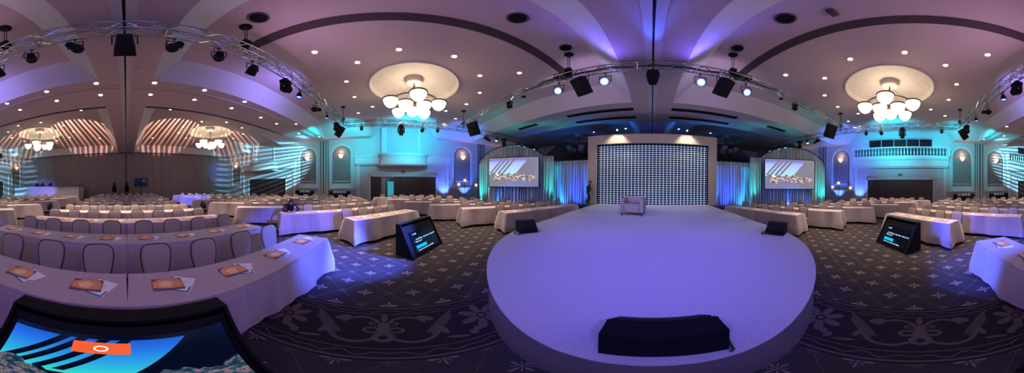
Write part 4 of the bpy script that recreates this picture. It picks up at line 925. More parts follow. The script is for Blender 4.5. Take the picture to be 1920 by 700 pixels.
# ------------------------------------------------------------------ screens and drapes
for sx in (-1, 1):
    a, b = Vector((sx * 10.14, 6.92, 0)), Vector((sx * 7.12, 8.85, 0))
    l, r = (a, b) if sx < 0 else (b, a)                    # l = viewer's left
    W, H = (r - l).length, 2.06
    ez = Vector((0, 0, 1)); ex = (r - l).normalized(); nrm = ex.cross(ez)     # towards the camera
    mid = (l + r) / 2; mid.z = 1.60
    t = thing('projection_screen', 'large projection screen with mountain picture, %s of the stage' % sgn(sx), 'screen', (mid.x, mid.y, 0), math.atan2(ex.y, ex.x), 'projection screens')
    # local: x along ex, y away from the viewer
    T = Matrix(((1, 0, 0, 0), (0, 0, -1, 0), (0, 1, 0, 1.60), (0, 0, 0, 1)))
    obj('frame', MB().b2((-W / 2 - .05, .01, 1.55), (W / 2 + .05, .07, 1.60 + H + .05)), 'black', t)
    s = obj('screen_surface', MB().b2((-W / 2, -.005, 1.60), (W / 2, .01, 1.60 + H)), 'greyw', t)
    picture(Matrix.Translation((0, -.006, 0)) @ T, W, H, s, 'sky', 'rock', 'greyw', False, 3 + (sx > 0))
    for q in (-1, 1): obj('leg', MB().b2((q * W * .4 - .03, .02, 0), (q * W * .4 + .03, .08, 1.6)).b2((q * W * .4 - .04, -.35, 0), (q * W * .4 + .04, .45, .05)), 'alu', t)
    # arched drape behind
    A, B = Vector((sx * 11.3, 6.75, 0)), Vector((sx * 7.0, 9.75, 0)); n = 220; Ld = (B - A).length; dx = (B - A).normalized(); dn = Vector((-dx.y, dx.x, 0))
    def drape(name, label, A, B, top, n, seed, m='drape', pl=.21, amp=.11):
        A = Vector(A); B = Vector(B); Ld = (B - A).length; dx = (B - A).normalized(); dn = Vector((-dx.y, dx.x, 0)); rnd = random.Random(seed)
        vs = []; rows = 9
        phs = []; ph = 0
        for k in range(n + 1):
            ph += 2 * PI * (Ld / n) / (pl * (1 + .35 * math.sin(k * .11 + seed))); phs.append(ph)
        for j in range(rows):
            for k in range(n + 1):
                t_ = k / n; z = top(t_) * j / (rows - 1)
                am = amp * (1.25 - .5 * j / (rows - 1)) * (1 + .3 * math.sin(t_ * 31 + j * .3))
                q = A + dx * (Ld * t_) + dn * (am * math.sin(phs[k] + .25 * math.sin(j * .5 + k * .05)))
                vs.append((q.x, q.y, z + .01))
        fs = [(j * (n + 1) + k, j * (n + 1) + k + 1, (j + 1) * (n + 1) + k + 1, (j + 1) * (n + 1) + k) for j in range(rows - 1) for k in range(n)]
        mb = MB(); mb.add(vs, fs, True); me = mb.mesh(name, m)
        o = link(name, me); md = o.modifiers.new('thick', 'SOLIDIFY'); md.thickness = .006
        return tag(o, label, 'drape')
    drape('arched_drape', 'pleated drape with an arched top behind the %s screen' % sgn(sx), A, B, lambda t_: 3.3 + 1.35 * math.sin(PI * min(1, max(0, t_))) ** .55, 300, 2)
    A2, B2 = Vector((sx * 7.5, 10.1, 0)), Vector((sx * 3.95, 10.55, 0))
    drape('straight_drape', 'pleated blue-lit drape between the %s screen and the backdrop' % sgn(sx), A2, B2, lambda t_: 3.45, 230, 5)
    drape('side_drape', 'narrow grey masking drape at the outer side of the %s screen' % sgn(sx), (sx * 12.6, 7.9, 0), (sx * 11.5, 7.2, 0), lambda t_: 3.45, 60, 8, 'greydrape')
    drape('teal_drape', 'teal-lit drape hanging in front of the %s screen inner edge' % sgn(sx), (sx * 7.0, 9.2, 0), (sx * 6.35, 9.55, 0), lambda t_: 3.75, 50, 4)
    # arch rim
    pts = []
    for k in range(25):
        t_ = k / 24; q = A + (B - A) * t_; pts.append((q.x - dn.x * .12 * sx * -1, q.y - .12, 3.32 + 1.36 * math.sin(PI * t_) ** .55))
    tag(obj('arch_pipe', MB().path(pts, .025), 'black'), 'black curved pipe along the top of the %s arched drape' % sgn(sx), 'pipe')
    # uplight fixtures
    for k in range(8):
        t_ = k / 7; px, py = sx * (11.0 - 7.0 * t_), 6.93 + 3.0 * min(1, t_ * 1.9)
        u = thing('uplight', 'floor uplight at the foot of the %s drapes, %s from the outer end' % (sgn(sx), ORD[k]), 'uplight', (px, py - .18, 0), 0, 'drape uplights')
        obj('handle', MB().path([(-.08, 0, .04), (-.1, 0, .17), (.1, 0, .17), (.08, 0, .04)], .008), 'steel', u)
        obj('housing', MB().lathe([(0, .0), (.07, .0), (.075, .1), (.06, .12), (0, .12)], 12), 'black', u)
    for yy, n_ in ((5.2, 'beside the doors'), (7.4, 'under the arch')):
        u = thing('uplight', 'blue floor uplight %s on the %s wall' % (n_, sgn(sx)), 'uplight', (sx * 14.8, yy, 0), 0, 'wall uplights')
        obj('housing', MB().lathe([(0, .0), (.09, .0), (.1, .18), (.085, .2)], 14), 'black', u); obj('lens', MB().lathe([(0, .19), (.085, .19)], 14), 'bluelens', u)
# ------------------------------------------------------------------ sconces, amber stands, extras on the walls
for sx in (-1, 1):
    for cy, dw in BC:
        for d in (-ARCH_DY, ARCH_DY):
            y = cy + d
            if y > 12: continue
            far = 'rear' if cy < 0 else 'middle'
            t = thing('wall_sconce', 'glowing bowl sconce in an arch of the %s wall, %s arch from the stage end' % (sgn(sx), ORD[{10.93: 0, 7.22: 1, -4.52: 2, -8.13: 3, -19.87: 4}[round(y, 2)]]), 'wall light', (sx * (XW - .0), y, 4.45), 0 if sx < 0 else PI, 'arch sconces')
            obj('backplate', MB().rbox((.0, 0, 0), (.06, .14, .3), .02), 'bronze', t); obj('rim', MB().lathe([(.0, .13), (.24, .13), (.25, .15), (.22, .17)], 18, Matrix.Translation((.16, 0, 0))), 'bronze', t)
            obj('glass_bowl', MB().lathe([(.23, .13), (.21, .0), (.13, -.14), (.04, -.22), (0, -.23)], 18, Matrix.Translation((.16, 0, 0))), 'sconce', t)
            point((sx * (XW - .28), y, 4.85), WARM, 16, .1, 'sconce_lamp')
    # amber disc stand
    t = thing('disc_lamp_stand', 'black stand with three round amber lamps beside the %s arch' % sgn(sx), 'lamp stand', (sx * 13.5, 6.55, 0), 0 if sx < 0 else PI, 'amber lamp stands')
    obj('pole', MB().tube((0, 0, 0), (0, 0, 2.0), .025), 'black', t); obj('base', MB().lathe([(0, .05), (.3, .03), (.32, 0)], 20), 'black', t)
    obj('crossbar', MB().tube((0, -.6, 1.62), (0, 1.15, 1.62), .02).tube((0, -.6, 1.62), (0, -.6, 1.7), .02).tube((0, 1.15, 1.62), (0, 1.15, 1.7), .02), 'black', t)
    for q, (yy, zz) in enumerate(((-.6, 1.72), (.0, 2.08), (1.15, 1.66))):
        T = Matrix.Translation((.05, yy, zz)) @ Matrix.Rotation(PI / 2, 4, 'Y')
        ds = obj('amber_disc', MB().lathe([(0, .02), (.09, .02), (.16, .05), (.17, .02), (.15, -.02), (0, -.03)], 20, T), 'amber', t)
        obj('hot_core', MB().lathe([(0, .035), (.07, .035), (.07, .02)], 16, T), 'amberhot', ds)
    # water station under the arch
    for y, n_ in ((-4.5, 'the middle'), (-8.15, 'the rear')):
        t = thing('service_console', 'black service console under %s arch of the %s wall' % (n_, sgn(sx)), 'console', (sx * 14.75, y, 0), 0, 'service consoles')
        obj('cabinet', MB().rbox((0, 0, .45), (.6, 1.5, .9), .02), 'black', t)
        for k in (-1, 1): obj('end_riser', MB().rbox((0, k * .85, .55), (.5, .22, 1.1), .02), 'black', t)
        for k in range(4):
            g = thing('water_jug', 'glass water jug under %s arch of the %s wall, %s from the stage' % (n_, sgn(sx), ORD[3 - k]), 'jug', (sx * 14.7, y - .45 + .3 * k, .9), 0, 'water jugs')
            obj('body', MB().lathe([(0, 0), (.07, 0), (.085, .1), (.06, .2), (.065, .24)], 12), 'glass', g); obj('handle', MB().path([(.07, 0, .18), (.13, 0, .15), (.12, 0, .07), (.08, 0, .05)], .01), 'glass', g)
# easel sign and exit signs
t = thing('easel_sign', 'framed notice hanging between the left doors and the arch', 'sign', (-XW + .02, 5.75, 1.35)); obj('frame', MB().b2((0, -.3, 0), (.03, .3, .85)), 'trimw', t); obj('print', MB().b2((.03, -.22, .1), (.035, .22, .75)), 'poster', t)
for sx in (-1, 1):
    t = thing('exit_sign', 'small dark exit sign over the %s doors' % sgn(sx), 'sign', (sx * (XW - .02), 1.3, 2.75), PI / 2 if sx > 0 else -PI / 2, 'exit signs')
    obj('case', MB().b2((-.2, -.06, 0), (.2, 0, .24)), 'steel', t); obj('sign_face', MB().b2((-.17, -.066, .03), (.17, -.06, .21)), 'brown', t)
for sx in (-1, 1):
    g = thing('gobo_projector', 'black pattern projector standing in the %s rear aisle' % sgn(sx), 'projector', (sx * 4.0, -8.1, 0), 0, 'pattern projectors')
    obj('stand', MB().tube((0, 0, .03), (0, 0, .5), .03).lathe([(0, .03), (.2, .02), (.22, 0)], 16), 'black', g); obj('yoke', MB().box((-.13, 0, .62), (.02, .1, .26)).box((.13, 0, .62), (.02, .1, .26)).box((0, 0, .5), (.28, .1, .02)), 'black', g)
    obj('barrel', MB().lathe([(0, -.2), (.1, -.18), (.1, .1), (.07, .12), (.07, .2)], 14, Matrix.Translation((0, 0, .7)) @ Matrix.Rotation(.8, 4, 'X')), 'black', g)
# television on a stand, covered cameras on tripods, technician's riser
t = thing('television', 'large dark television on a single post before the rear partition', 'television', (-1.75, -20.0, 0)); obj('screen', MB().rbox((0, .05, 2.1), (1.7, .06, 1.0), .02), 'mblack', t); obj('post', MB().tube((0, 0, .03), (0, 0, 1.9), .05), 'black', t); obj('base', MB().b2((-.45, -.3, 0), (.45, .3, .04)), 'black', t)
for x, y, n_ in ((1.42, -19.6, 'nearer the riser'), (-.05, -19.6, 'beside the television')):
    t = thing('tripod_camera', 'black covered video camera on a tripod, the one %s' % n_, 'video camera', (x, y, 0), 0, 'covered tripod cameras')
    obj('camera_body', MB().rbox((0, 0, 1.82), (.24, .5, .3), .05), 'black', t); obj('rain_cover', MB().lathe([(.0, 2.1), (.12, 2.05), (.14, 1.9), (.2, 1.6), (.27, 1.35), (.24, 1.0), (.1, .98)], 14), 'blackfab', t)
    for a in range(3):
        an = 2 * PI * a / 3 + .5; obj('leg', MB().tube((.06 * math.cos(an), .06 * math.sin(an), 1.25), (.55 * math.cos(an), .55 * math.sin(an), .02), .035, 8, .025), 'black', t)
def pleated(name, label, cat, x0, x1, y0, y1, h, m, z0=0.0):
    per = [(x0, y0), (x1, y0), (x1, y1), (x0, y1)]; pts = []
    for (ax_, ay), (bx_, by) in zip(per, per[1:] + per[:1]):
        L_ = math.hypot(bx_ - ax_, by - ay); n = int(L_ / .035)
        for k in range(n):
            f = k / n; q = .02 * math.sin(k * 1.35); nx, ny = (by - ay) / L_, -(bx_ - ax_) / L_
            pts.append((ax_ + (bx_ - ax_) * f + nx * q, ay + (by - ay) * f + ny * q))
    mb = MB().prism(pts, z0, h); return mb
t = thing('control_riser', 'raised control desk with a pleated pale skirt along the rear partition', 'riser', (0, 0, 0))
obj('pleated_skirt', pleated('s', '', '', 5.6, 15.0, -21.4, -19.0, 1.70, 'skirt'), 'skirt', t); obj('desk_top', MB().b2((5.5, -21.5, 1.70), (15.1, -18.9, 1.75)), 'steel', t)
for x, n_ in ((11.6, 'left half'), (10.8, 'middle'), (9.6, 'right half')):
    c = thing('desk_console', 'small dark console standing on the control riser, %s' % n_, 'console', (x, -19.6, 1.75), 0, 'desk consoles')
    obj('body', MB().rbox((0, 0, .1), (.5, .35, .2), .03), 'black', c); obj('display', MB().box((0, -.12, .3), (.36, .03, .22), Matrix.Rotation(.2, 4, 'X')), 'black', c)

# ------------------------------------------------------------------ chairs
CH = {}
def chair_meshes():
    # front of the chair faces -y; back at +y
    seat = MB().rbox((0, 0, .455), (.44, .44, .075), .035, None, 3)
    # backrest: rounded shield, slightly flared, leaning back
    n = 14; out = []
    def half(z):  # half width at relative height 0..1
        return .175 + .045 * math.sin(z * PI * .55)
    prof = [(-half(0), 0)] + [(-half(k / 8), .40 * k / 8) for k in range(1, 7)]
    a0 = math.atan2(.40 * 6 / 8 - .28, -half(6 / 8))
    top = []
    for k in range(0, 13):
        a = PI - PI * k / 12; cx = abs(math.cos(a)) ** .6 * (1 if math.cos(a) > 0 else -1) * .21; top.append((cx, .33 + .14 * math.sin(a) ** .8))
    pts = [(-.165, 0), (-.19, .12), (-.208, .24)] + top + [(.208, .24), (.19, .12), (.165, 0)]
    pts = [(x, z * 1.02) for x, z in pts]
    lean = Matrix.Translation((0, .215, .47)) @ Matrix.Rotation(-.14, 4, 'X')
    def plate(sc, y0, y1, puff):
        m = len(pts); P = [(x * sc, (z - .235) * sc + .235) for x, z in pts]; Q = [(x * sc * .88, (z - .235) * sc * .88 + .235) for x, z in pts]
        mb = MB(); vs = [lean @ Vector((x, y0, z)) for x, z in P] + [lean @ Vector((x, y1, z)) for x, z in P] + [lean @ Vector((x, y0 - puff, z)) for x, z in Q] + [lean @ Vector((x, y1 + puff, z)) for x, z in Q]
        fs = [(k, (k + 1) % m, m + (k + 1) % m, m + k) for k in range(m)] + [(2 * m + k, 2 * m + (k + 1) % m, (k + 1) % m, k) for k in range(m)] + [(m + k, m + (k + 1) % m, 3 * m + (k + 1) % m, 3 * m + k) for k in range(m)]
        fs += [tuple(range(2 * m, 3 * m)), tuple(range(4 * m - 1, 3 * m - 1, -1))]
        mb.add(vs, fs, True); return mb
    back = plate(.96, -.012, .012, .014)
    fr = MB(); L_ = [lean @ Vector((x, 0, z)) for x, z in pts]; fr.path(L_, .011, 6)
    legs = []
    for s_ in (-1, 1):
        legs.append(MB().tube((s_ * .20, -.20, .43), (s_ * .21, -.22, 0), .012, 6))
        lb = MB(); lb.path([lean @ Vector((s_ * .165, 0, 0)), Vector((s_ * .19, .20, .42)), Vector((s_ * .205, .27, 0))], .012, 6); legs.append(lb)
    rail = MB(); rail.path([(-.2, -.2, .41), (.2, -.2, .41), (.2, .2, .41), (-.2, .2, .41), (-.2, -.2, .41)], .011, 6); rails = [MB().tube((q_, -.21, .15), (q_, .25, .15), .007, 5) for q_ in (-.205, .205)]
    return seat, back, fr, legs, rail, rails
seat, back, fr, legs, rail, rails = chair_meshes()
cm = dict(seat=seat.mesh('seat', 'chair'), backrest=back.mesh('backrest', 'chair'), back_frame=fr.mesh('back_frame', 'steel'), seat_frame=rail.mesh('seat_frame', 'steel'))
lm = [l.mesh('leg', 'steel') for l in legs]; rmm = [l.mesh('stretcher', 'steel') for l in rails]
allc = MB()
for part, mi in ((seat, 0), (back, 0), (fr, 1), (rail, 1), *[(l, 1) for l in legs + rails]):
    allc.mi = mi; allc.add(part.v, part.f, True)
chair_far = allc.mesh('banquet_chair', ['chair', 'steel'])
NCH = 0
def chair(x, y, rz, label, group):
    global NCH
    NCH += 1
    if math.hypot(x, y) < 7.5:
        t = thing('banquet_chair', label, 'chair', (x, y, 0), rz, group)
        for k, me in cm.items(): link(k, me, t)
        for me in lm: link('leg', me, t)
        for me in rmm: link('stretcher', me, t)
    else:
        tag(link('banquet_chair', chair_far, None, (x, y, 0), rz), label, 'chair', group)

# ------------------------------------------------------------------ tables with cloths, papers
def cloth_mesh(L, D=.6, seed=0, drop=.66, e0=True, e1=True):
    rnd = random.Random(seed); mb = MB(); zt = .758
    # perimeter points of the top with rounded corner tails
    per = []; nx, ny = int(L / .06), 8
    for k in range(nx): per.append((-L / 2 + L * k / nx, -D / 2, 0, -1))
    for k in range(ny): per.append((L / 2, -D / 2 + D * k / ny, 1, 0))
    for k in range(nx): per.append((L / 2 - L * k / nx, D / 2, 0, 1))
    for k in range(ny): per.append((-L / 2, D / 2 - D * k / ny, -1, 0))
    n = len(per); rows = 7; vs = []
    # folds, gathered at the four corners
    ph = [rnd.uniform(0, 6) for _ in range(4)]
    for j in range(rows + 1):
        f = j / rows
        for i, (x, y, nx_, ny_) in enumerate(per):
            s_ = i * .06
            corner = min(math.hypot(abs(x) - L / 2, abs(y) - D / 2), .4) / .4
            cx_, cy_ = (1 if x > 0 else -1), (1 if y > 0 else -1)
            fold = .010 * math.sin(s_ * 5.1 + ph[0]) + .008 * math.sin(s_ * 9.7 + ph[1]) + .004 * math.sin(s_ * 23 + ph[2])
            flare = .02 + .03 * f
            k_ = (1 - corner) ** 2
            free = e1 if x > 0 else e0
            ox = nx_ * (flare + fold * 2) + cx_ * k_ * .09 if free else nx_ * .006
            oy = ny_ * (flare + fold * 2.4) + cy_ * k_ * (.10 if free else .01)
            z = zt - drop * f - (.0 if f < .99 else 0) - k_ * .03 * f + .008 * f * math.sin(s_ * 3.3 + ph[3])
            if j == 0: ox, oy = nx_ * .004, ny_ * .004
            vs.append((x + ox * min(1, f * 1.2 + .12), y + oy * min(1, f * 1.2 + .12), z))
    fs = [(j * n + i, j * n + (i + 1) % n, (j + 1) * n + (i + 1) % n, (j + 1) * n + i) for j in range(rows) for i in range(n)]
    mb.add(vs, fs, True)
    mb.add([vs[i] for i in range(n)], [tuple(range(n))], False)
    # pressed creases
    for k in (-1, 0, 1):
        if abs(k * .75) < L / 2 - .2: mb.b2((k * .75 - .003, -D / 2, zt), (k * .75 + .003, D / 2, zt + .0015))
    return mb
CLM = {}
def get_cloth(L, v, e0, e1):
    k = (L, v, e0, e1)
    if k not in CLM: CLM[k] = cloth_mesh(L, .6, v * 7 + int(L * 10), .66, e0, e1).mesh('tablecloth', 'cloth')
    return CLM[k]
TM = {}
def get_table(L):
    if L not in TM:
        top = MB().rbox((0, 0, .74), (L - .02, .58, .025), .008); lg = MB()
        lg.path([(0, -.22, .73), (0, -.24, .012), (0, .24, .012), (0, .22, .73)], .016, 6)
        far = MB(); far.mi = 0; far.add(top.v, top.f); far.mi = 1
        for sx_ in (-1, 1): far.add([(v[0] + sx_ * (L / 2 - .25), v[1], v[2]) for v in lg.v], lg.f, True)
        TM[L] = (top.mesh('tabletop', 'ply'), lg.mesh('leg_frame', 'steel'), far.mesh('folding_table', ['ply', 'steel']))
    return TM[L]
NT = 0
def table(x, y, rz, L, where, group, e0=True, e1=True):
    """where: a phrase that singles out the table"""
    global NT
    NT += 1
    top, lg, far = get_table(L)
    if math.hypot(x, y) < 7:
        t = thing('folding_table', 'folding table under linen, %s' % where, 'table', (x, y, 0), rz, group)
        link('tabletop', top, t)
        for s_ in (-1, 1): link('leg_frame', lg, t, (s_ * (L / 2 - .25), 0, 0))
    else:
        tag(link('folding_table', far, None, (x, y, 0), rz), 'folding table under linen, %s' % where, 'table', group)
    tag(link('tablecloth', get_cloth(L, NT % 3, e0, e1), None, (x, y, 0), rz), 'mauve-grey tablecloth, %s' % where, 'tablecloth', 'linen on ' + group)
def brochure_meshes():
    b = MB(); b.mi = 0; b.b2((-.14, -.11, 0), (.14, .11, .003))
    b.mi = 1; b.prism([(-.135, -.03), (-.10, -.10), (.06, -.105), (.135, -.05), (.135, .06), (.02, .08), (-.13, .075)], .003, .0036)
    b.mi = 2; b.prism([(-.06, -.02), (.0, -.07), (.09, -.02), (.06, .05), (-.02, .06)], .0036, .0042)
    b.mi = 3; b.b2((-.13, .082, .003), (.13, .104, .0038))
    l = MB(); l.mi = 0; l.prism([(-.11, -.14), (.10, -.14), (.10, .14), (-.11, .14)], 0, .002); l.mi = 1; l.b2((-.10, -.138, .002), (.09, -.118, .0026)); l.b2((.075, -.118, .002), (.09, -.03, .0026))
    l.mi = 2; l.b2((-.09, .02, .002), (.03, .025, .0026)); l.b2((-.09, .05, .002), (.03, .055, .0026)); l.b2((-.09, -.01, .002), (.02, -.005, .0026))
    return b.mesh('brochure', ['brdark', 'orange', 'orangel', 'paper2']), l.mesh('leaflet', ['white', 'paper2', 'skirt'])
brm, lfm = brochure_meshes()
prnd = random.Random(11)
def papers(x, y, rz, where):
    """one place setting: a leaflet with a brochure half over it. local +y is away from the stage"""
    a = prnd.uniform(-.15, .15)
    ux, uy = math.cos(rz), math.sin(rz); fl = 1
    tag(link('leaflet', lfm, None, (x + ux * .13 + uy * .03, y + uy * .13 - ux * .03, .7605), rz - .45 + a), 'white leaflet under a brochure, %s' % where, 'leaflet', 'leaflets on the tables')
    tag(link('brochure', brm, None, (x, y, .7632), rz + PI + a * .5), 'orange and peach patterned brochure, %s' % where, 'brochure', 'brochures on the tables')

def seatrow(start, ang, nsign, L, nt, per, rown, block, group, skip=(), pap=False, inner=False):
    """start: stage-side near corner; ang: direction of the row; nsign: side on which the chairs stand"""
    u = Vector((math.cos(ang), math.sin(ang), 0)); n = Vector((-u.y, u.x, 0)) * nsign
    s0 = Vector((start[0], start[1], 0))
    rzt = ang if nsign > 0 else ang + PI           # chair backs point along n
    for k in range(nt):
        c = s0 + u * (L * (k + .5)) + n * .3
        table(c.x, c.y, rzt, L - (0 if inner else .015), '%s of the %s row, %s' % (ORD[k], ORD[rown], block), group + ' tables', *((k == 0 and not inner, k == nt - 1) if nsign > 0 else (k == nt - 1, k == 0 and not inner)))
        for q in range(per):
            i = k * per + q
            c2 = s0 + u * (L * k + L * (q + .5) / per)
            if pap: 
                pp = c2 + n * .32; papers(pp.x, pp.y, rzt, '%s seat of the %s row, %s' % (ORD[i], ORD[rown], block))
            if i in skip: continue
            cc = c2 + n * (.3 + .33 + .22) + u * prnd.uniform(-.03, .03)
            chair(cc.x, cc.y, rzt + prnd.uniform(-.05, .05), 'padded banquet chair, %s seat of the %s row, %s' % (ORD[i], ORD[rown], block), group + ' chairs')

# centre block: two tables of four seats per row; rows counted from the camera
for k in range(10):
    y = -(1.17 + 1.65 * k)
    for sx in (1, -1):
        # each half slants a touch towards the stage at its outer end
        ang = PI - math.radians(1.2) if sx < 0 else math.radians(1.2)
        blk = 'centre block, %s half' % sgn(sx)
        st_ = (0, y, 0)
        seatrow(st_, ang, 1 if sx < 0 else -1, 2.86, 1, 4, k, blk, 'centre block', (), k < 4, True)
# angled side blocks behind
for sx in (-1, 1):
    pitch = 2.42 if sx < 0 else 2.34
    for k in range(8):
        nt, L = ((1, 2.7), (2, 2.42), (3, 2.3), (4, 2.28), (5, 2.3), (5, 2.35), (4, 2.35), (4, 2.35))[k]
        if k == 7: continue
        s_ = (sx * 4.45, -.95 - pitch * k)
        ang = math.radians(180 - 48.5) if sx < 0 else math.radians(48.5)
        skip = (0,) if (sx < 0 and k == 1) else ()
        seatrow(s_, ang, 1 if sx < 0 else -1, L, nt, 3 if k else 4, k, '%s angled block' % sgn(sx), '%s angled block' % sgn(sx), skip, k < 2)
# blocks beside the stage
FS = [(4.45, 3.75, 2.0), (6.05, 2.85, 2.3), (7.6, 1.9, 2.3), (9.2, .85, 2.3), (10.8, -.15, 2.3), (12.2, -1.15, 2.3)]
for sx in (-1, 1):
    for k, (x, y, L) in enumerate(FS):
        a = math.radians(90 - 12) if sx < 0 else math.radians(90 + 12)
        seatrow((sx * x, y), a, 1 if sx < 0 else -1, L, 2, 3, k, '%s block beside the stage' % sgn(sx), '%s stage-side block' % sgn(sx), (), k == 0)

# ------------------------------------------------------------------ people
def skin_body(name, J, Eg, root, parent=None, sub=1):
    """J: name -> (pos, rx, ry)"""
    names = list(J); me = bpy.data.meshes.new(name); me.from_pydata([J[n][0] for n in names], [(names.index(a), names.index(b)) for a, b in Eg], [])
    o = bpy.data.objects.new(name, me); C.objects.link(o)
    md = o.modifiers.new('skin', 'SKIN'); md.use_smooth_shade = True
    if not me.skin_vertices: 
        bm = bmesh.new(); bm.from_mesh(me); bm.verts.layers.skin.verify(); bm.to_mesh(me); bm.free()
    for i, n in enumerate(names):
        sv = me.skin_vertices[0].data[i]; sv.radius = (J[n][1], J[n][2]); sv.use_root = (n == root)
    s2 = o.modifiers.new('sub', 'SUBSURF'); s2.levels = sub; s2.render_levels = sub
    bpy.context.view_layer.update()
    m2 = bpy.data.meshes.new_from_object(o.evaluated_get(bpy.context.evaluated_depsgraph_get()))
    bpy.data.objects.remove(o); m2.name = name
    return m2
def finish(me, mats, pick):
    me.materials.clear()
    for k in mats: me.materials.append(M[k])
    for p in me.polygons: p.material_index = pick(p.center); p.use_smooth = True
def hand(J, Eg, wrist, tip_dir, side, pre, curl=.35):
    d = Vector(tip_dir).normalized(); s = Vector(side).normalized(); dn = d.cross(s).normalized()
    if dn.z > 0: dn = -dn
    w = Vector(J[wrist][0]); J[pre + 'palm'] = (w + d * .05, .034, .020); Eg.append((wrist, pre + 'palm'))
    for i, (off, ln) in enumerate(((-.027, .062), (-.009, .072), (.010, .068), (.028, .052))):
        b = w + d * .088 + s * off; J['%sk%d' % (pre, i)] = (b, .0095, .0095); Eg.append((pre + 'palm', '%sk%d' % (pre, i)))
        m_ = b + d * ln * .55 + dn * ln * curl * .5; J['%sm%d' % (pre, i)] = (m_, .0085, .0085); Eg.append(('%sk%d' % (pre, i), '%sm%d' % (pre, i)))
        e = m_ + d * ln * .35 + dn * ln * curl; J['%se%d' % (pre, i)] = (e, .007, .007); Eg.append(('%sm%d' % (pre, i), '%se%d' % (pre, i)))
    b = w + d * .035 - s * .035; J[pre + 't0'] = (b, .012, .012); Eg.append((pre + 'palm', pre + 't0'))
    e = b + d * .035 - s * .022 + dn * .015; J[pre + 't1'] = (e, .009, .009); Eg.append((pre + 't0', pre + 't1'))
def head_parts(t, c, fwd, r=.105):
    """hair, nose, ears, eyes placed on a head centred at c looking along fwd"""
    f = Vector(fwd).normalized(); up0 = Vector((0, 0, 1)); s = f.cross(up0).normalized(); up = s.cross(f).normalized(); c = Vector(c)
    R_ = Matrix((s, f, up)).transposed().to_4x4(); T = Matrix.Translation(c) @ R_
    hm = MB(); n = 16; prof = []
    vs = []; rows = 7
    for j in range(rows + 1):
        a = .02 + (PI * .56) * j / rows
        for k in range(n):
            b = 2 * PI * k / n; rr = r * 1.06
            front = max(0, math.sin(b)); aa = a * (1 - .42 * front)
            vs.append(T @ Vector((rr * .86 * math.sin(aa) * math.cos(b), rr * 1.02 * math.sin(aa) * math.sin(b) - .008, rr * 1.15 * math.cos(aa) + .012)))
    hm.add(vs, [(j * n + k, j * n + (k + 1) % n, (j + 1) * n + (k + 1) % n, (j + 1) * n + k) for j in range(rows) for k in range(n)] + [tuple(range(n))], True)
    obj('hair', hm, 'hair', t)
# seated person writing, at the left end of the second angled row
pu = Vector((math.cos(math.radians(131.5)), math.sin(math.radians(131.5)), 0)); pn = Vector((-pu.y, pu.x, 0))
sp = Vector((-4.45, -.95 - 2.42, 0)) + pu * .42 + pn * .92
per = thing('person', 'person in black shirt bent over writing at the angled table', 'person', sp, math.atan2(pu.y, pu.x))
# local frame: x along the row, +y away from the stage; the person faces -y
J = {'pelvis': (Vector((0, .06, .56)), .15, .12), 'waist': (Vector((0, -.02, .72)), .145, .11), 'chest': (Vector((0, -.16, .93)), .165, .115), 'upch': (Vector((0, -.24, 1.02)), .14, .095), 'neck': (Vector((0, -.32, 1.07)), .055, .055), 'hd0': (Vector((0, -.40, 1.09)), .075, .08), 'hd1': (Vector((0, -.44, 1.15)), .078, .092)}
Eg = [('pelvis', 'waist'), ('waist', 'chest'), ('chest', 'upch'), ('upch', 'neck'), ('neck', 'hd0'), ('hd0', 'hd1')]
for s_, n_ in ((-1, 'l'), (1, 'r')):
    J['sh' + n_] = (Vector((s_ * .18, -.23, 1.00)), .062, .062); J['el' + n_] = (Vector((s_ * .30, -.36, .82)), .047, .047); J['wr' + n_] = (Vector((s_ * .12, -.56, .80)), .029, .025)
    Eg += [('upch', 'sh' + n_), ('sh' + n_, 'el' + n_), ('el' + n_, 'wr' + n_)]
    hand(J, Eg, 'wr' + n_, (-s_ * .6, -.6, -.05), (s_ * .6, -.6, 0), n_, .3)
    kx = s_ * .14 if s_ > 0 else -.20
    if s_ > 0:      # this leg reaches out past the table end
        J['hp' + n_] = (Vector((.10, .02, .52)), .095, .09); J['kn' + n_] = (Vector((.16, -.40, .50)), .065, .065); J['an' + n_] = (Vector((.18, -.44, .10)), .042, .042); J['to' + n_] = (Vector((.19, -.60, .04)), .040, .032)
    else:
        J['hp' + n_] = (Vector((-.12, .02, .52)), .095, .09); J['kn' + n_] = (Vector((-.42, -.28, .46)), .065, .065); J['an' + n_] = (Vector((-.62, -.42, .10)), .042, .042); J['to' + n_] = (Vector((-.70, -.56, .04)), .040, .032)
    Eg += [('pelvis', 'hp' + n_), ('hp' + n_, 'kn' + n_), ('kn' + n_, 'an' + n_), ('an' + n_, 'to' + n_)]
me = skin_body('body', J, Eg, 'pelvis')
def pick(c):
    if c.y < -.335 and c.z > 1.03: return 1
    if c.z > .7 and abs(c.x) < .125 and c.y < -.52: return 1
    return 0
finish(me, ['shirt', 'skin'], pick); link('body', me, per)
head_parts(per, (0, -.425, 1.135), (0, -.72, -.70), .10)
obj('badge', MB().b2((.02, -.005, -.02), (.10, .005, .02)), 'white', per, (.10, -.335, .93))
wn = MB(); wn.tube((-.02, 0, 0), (.03, -.05, .10), .005, 6); obj('pen', wn, 'black', per, (-.01, -.66, .765))
cc = sp; chair(cc.x, cc.y, math.atan2(pu.y, pu.x), 'padded banquet chair the writing person sits on', 'left angled block chairs')
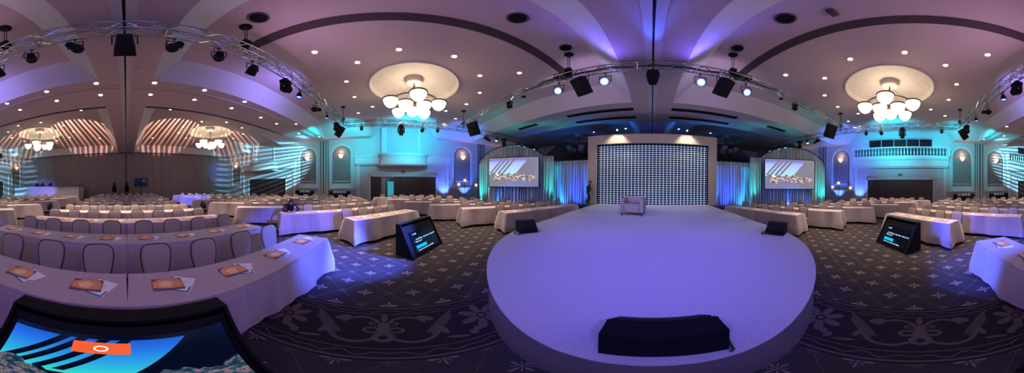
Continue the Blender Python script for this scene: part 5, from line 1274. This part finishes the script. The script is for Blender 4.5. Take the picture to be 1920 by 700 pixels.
# walking silhouette by the backdrop
wk = thing('person', 'dark silhouetted person walking onto the stage beside the backdrop', 'person', (-3.70, 9.22, .60), math.radians(4))
J = {'pelvis': (Vector((0, 0, .74)), .105, .12), 'waist': (Vector((.02, 0, .86)), .10, .125), 'chest': (Vector((.05, 0, 1.02)), .115, .15), 'upch': (Vector((.07, 0, 1.12)), .095, .13), 'neck': (Vector((.11, 0, 1.19)), .045, .045), 'hd0': (Vector((.14, 0, 1.25)), .07, .068), 'hd1': (Vector((.155, 0, 1.33)), .082, .072)}
Eg = [('pelvis', 'waist'), ('waist', 'chest'), ('chest', 'upch'), ('upch', 'neck'), ('neck', 'hd0'), ('hd0', 'hd1')]
for s_, n_, hx, kx, ax_, tx in ((-1, 'l', .02, .14, .06, .18), (1, 'r', -.02, .04, -.12, -.02)):
    J['sh' + n_] = (Vector((.06, s_ * .16, 1.10)), .05, .05); J['el' + n_] = (Vector((.06, s_ * .21, .90)), .038, .038); J['wr' + n_] = (Vector((.22, s_ * .16, .84 + .06 * s_)), .026, .024)
    Eg += [('upch', 'sh' + n_), ('sh' + n_, 'el' + n_), ('el' + n_, 'wr' + n_)]; hand(J, Eg, 'wr' + n_, (.9, -s_ * .1, -.1), (0, s_, 0), n_, .4)
    J['hp' + n_] = (Vector((hx, s_ * .08, .68)), .08, .08); J['kn' + n_] = (Vector((kx, s_ * .09, .40)), .056, .056); J['an' + n_] = (Vector((ax_, s_ * .09, .08)), .038, .038); J['to' + n_] = (Vector((tx, s_ * .09, .035)), .036, .03)
    Eg += [('pelvis', 'hp' + n_), ('hp' + n_, 'kn' + n_), ('kn' + n_, 'an' + n_), ('an' + n_, 'to' + n_)]
me = skin_body('body', J, Eg, 'pelvis')
finish(me, ['shirt', 'skin'], lambda c: 1 if (c.z > 1.22 and c.x > .14) or (c.x > .235 and c.z > .7 and c.z < .98) else 0); link('body', me, wk)
head_parts(wk, (.155, 0, 1.31), (1, 0, -.1), .095)
print('CHAIRS', NCH, 'TABLES', NT)
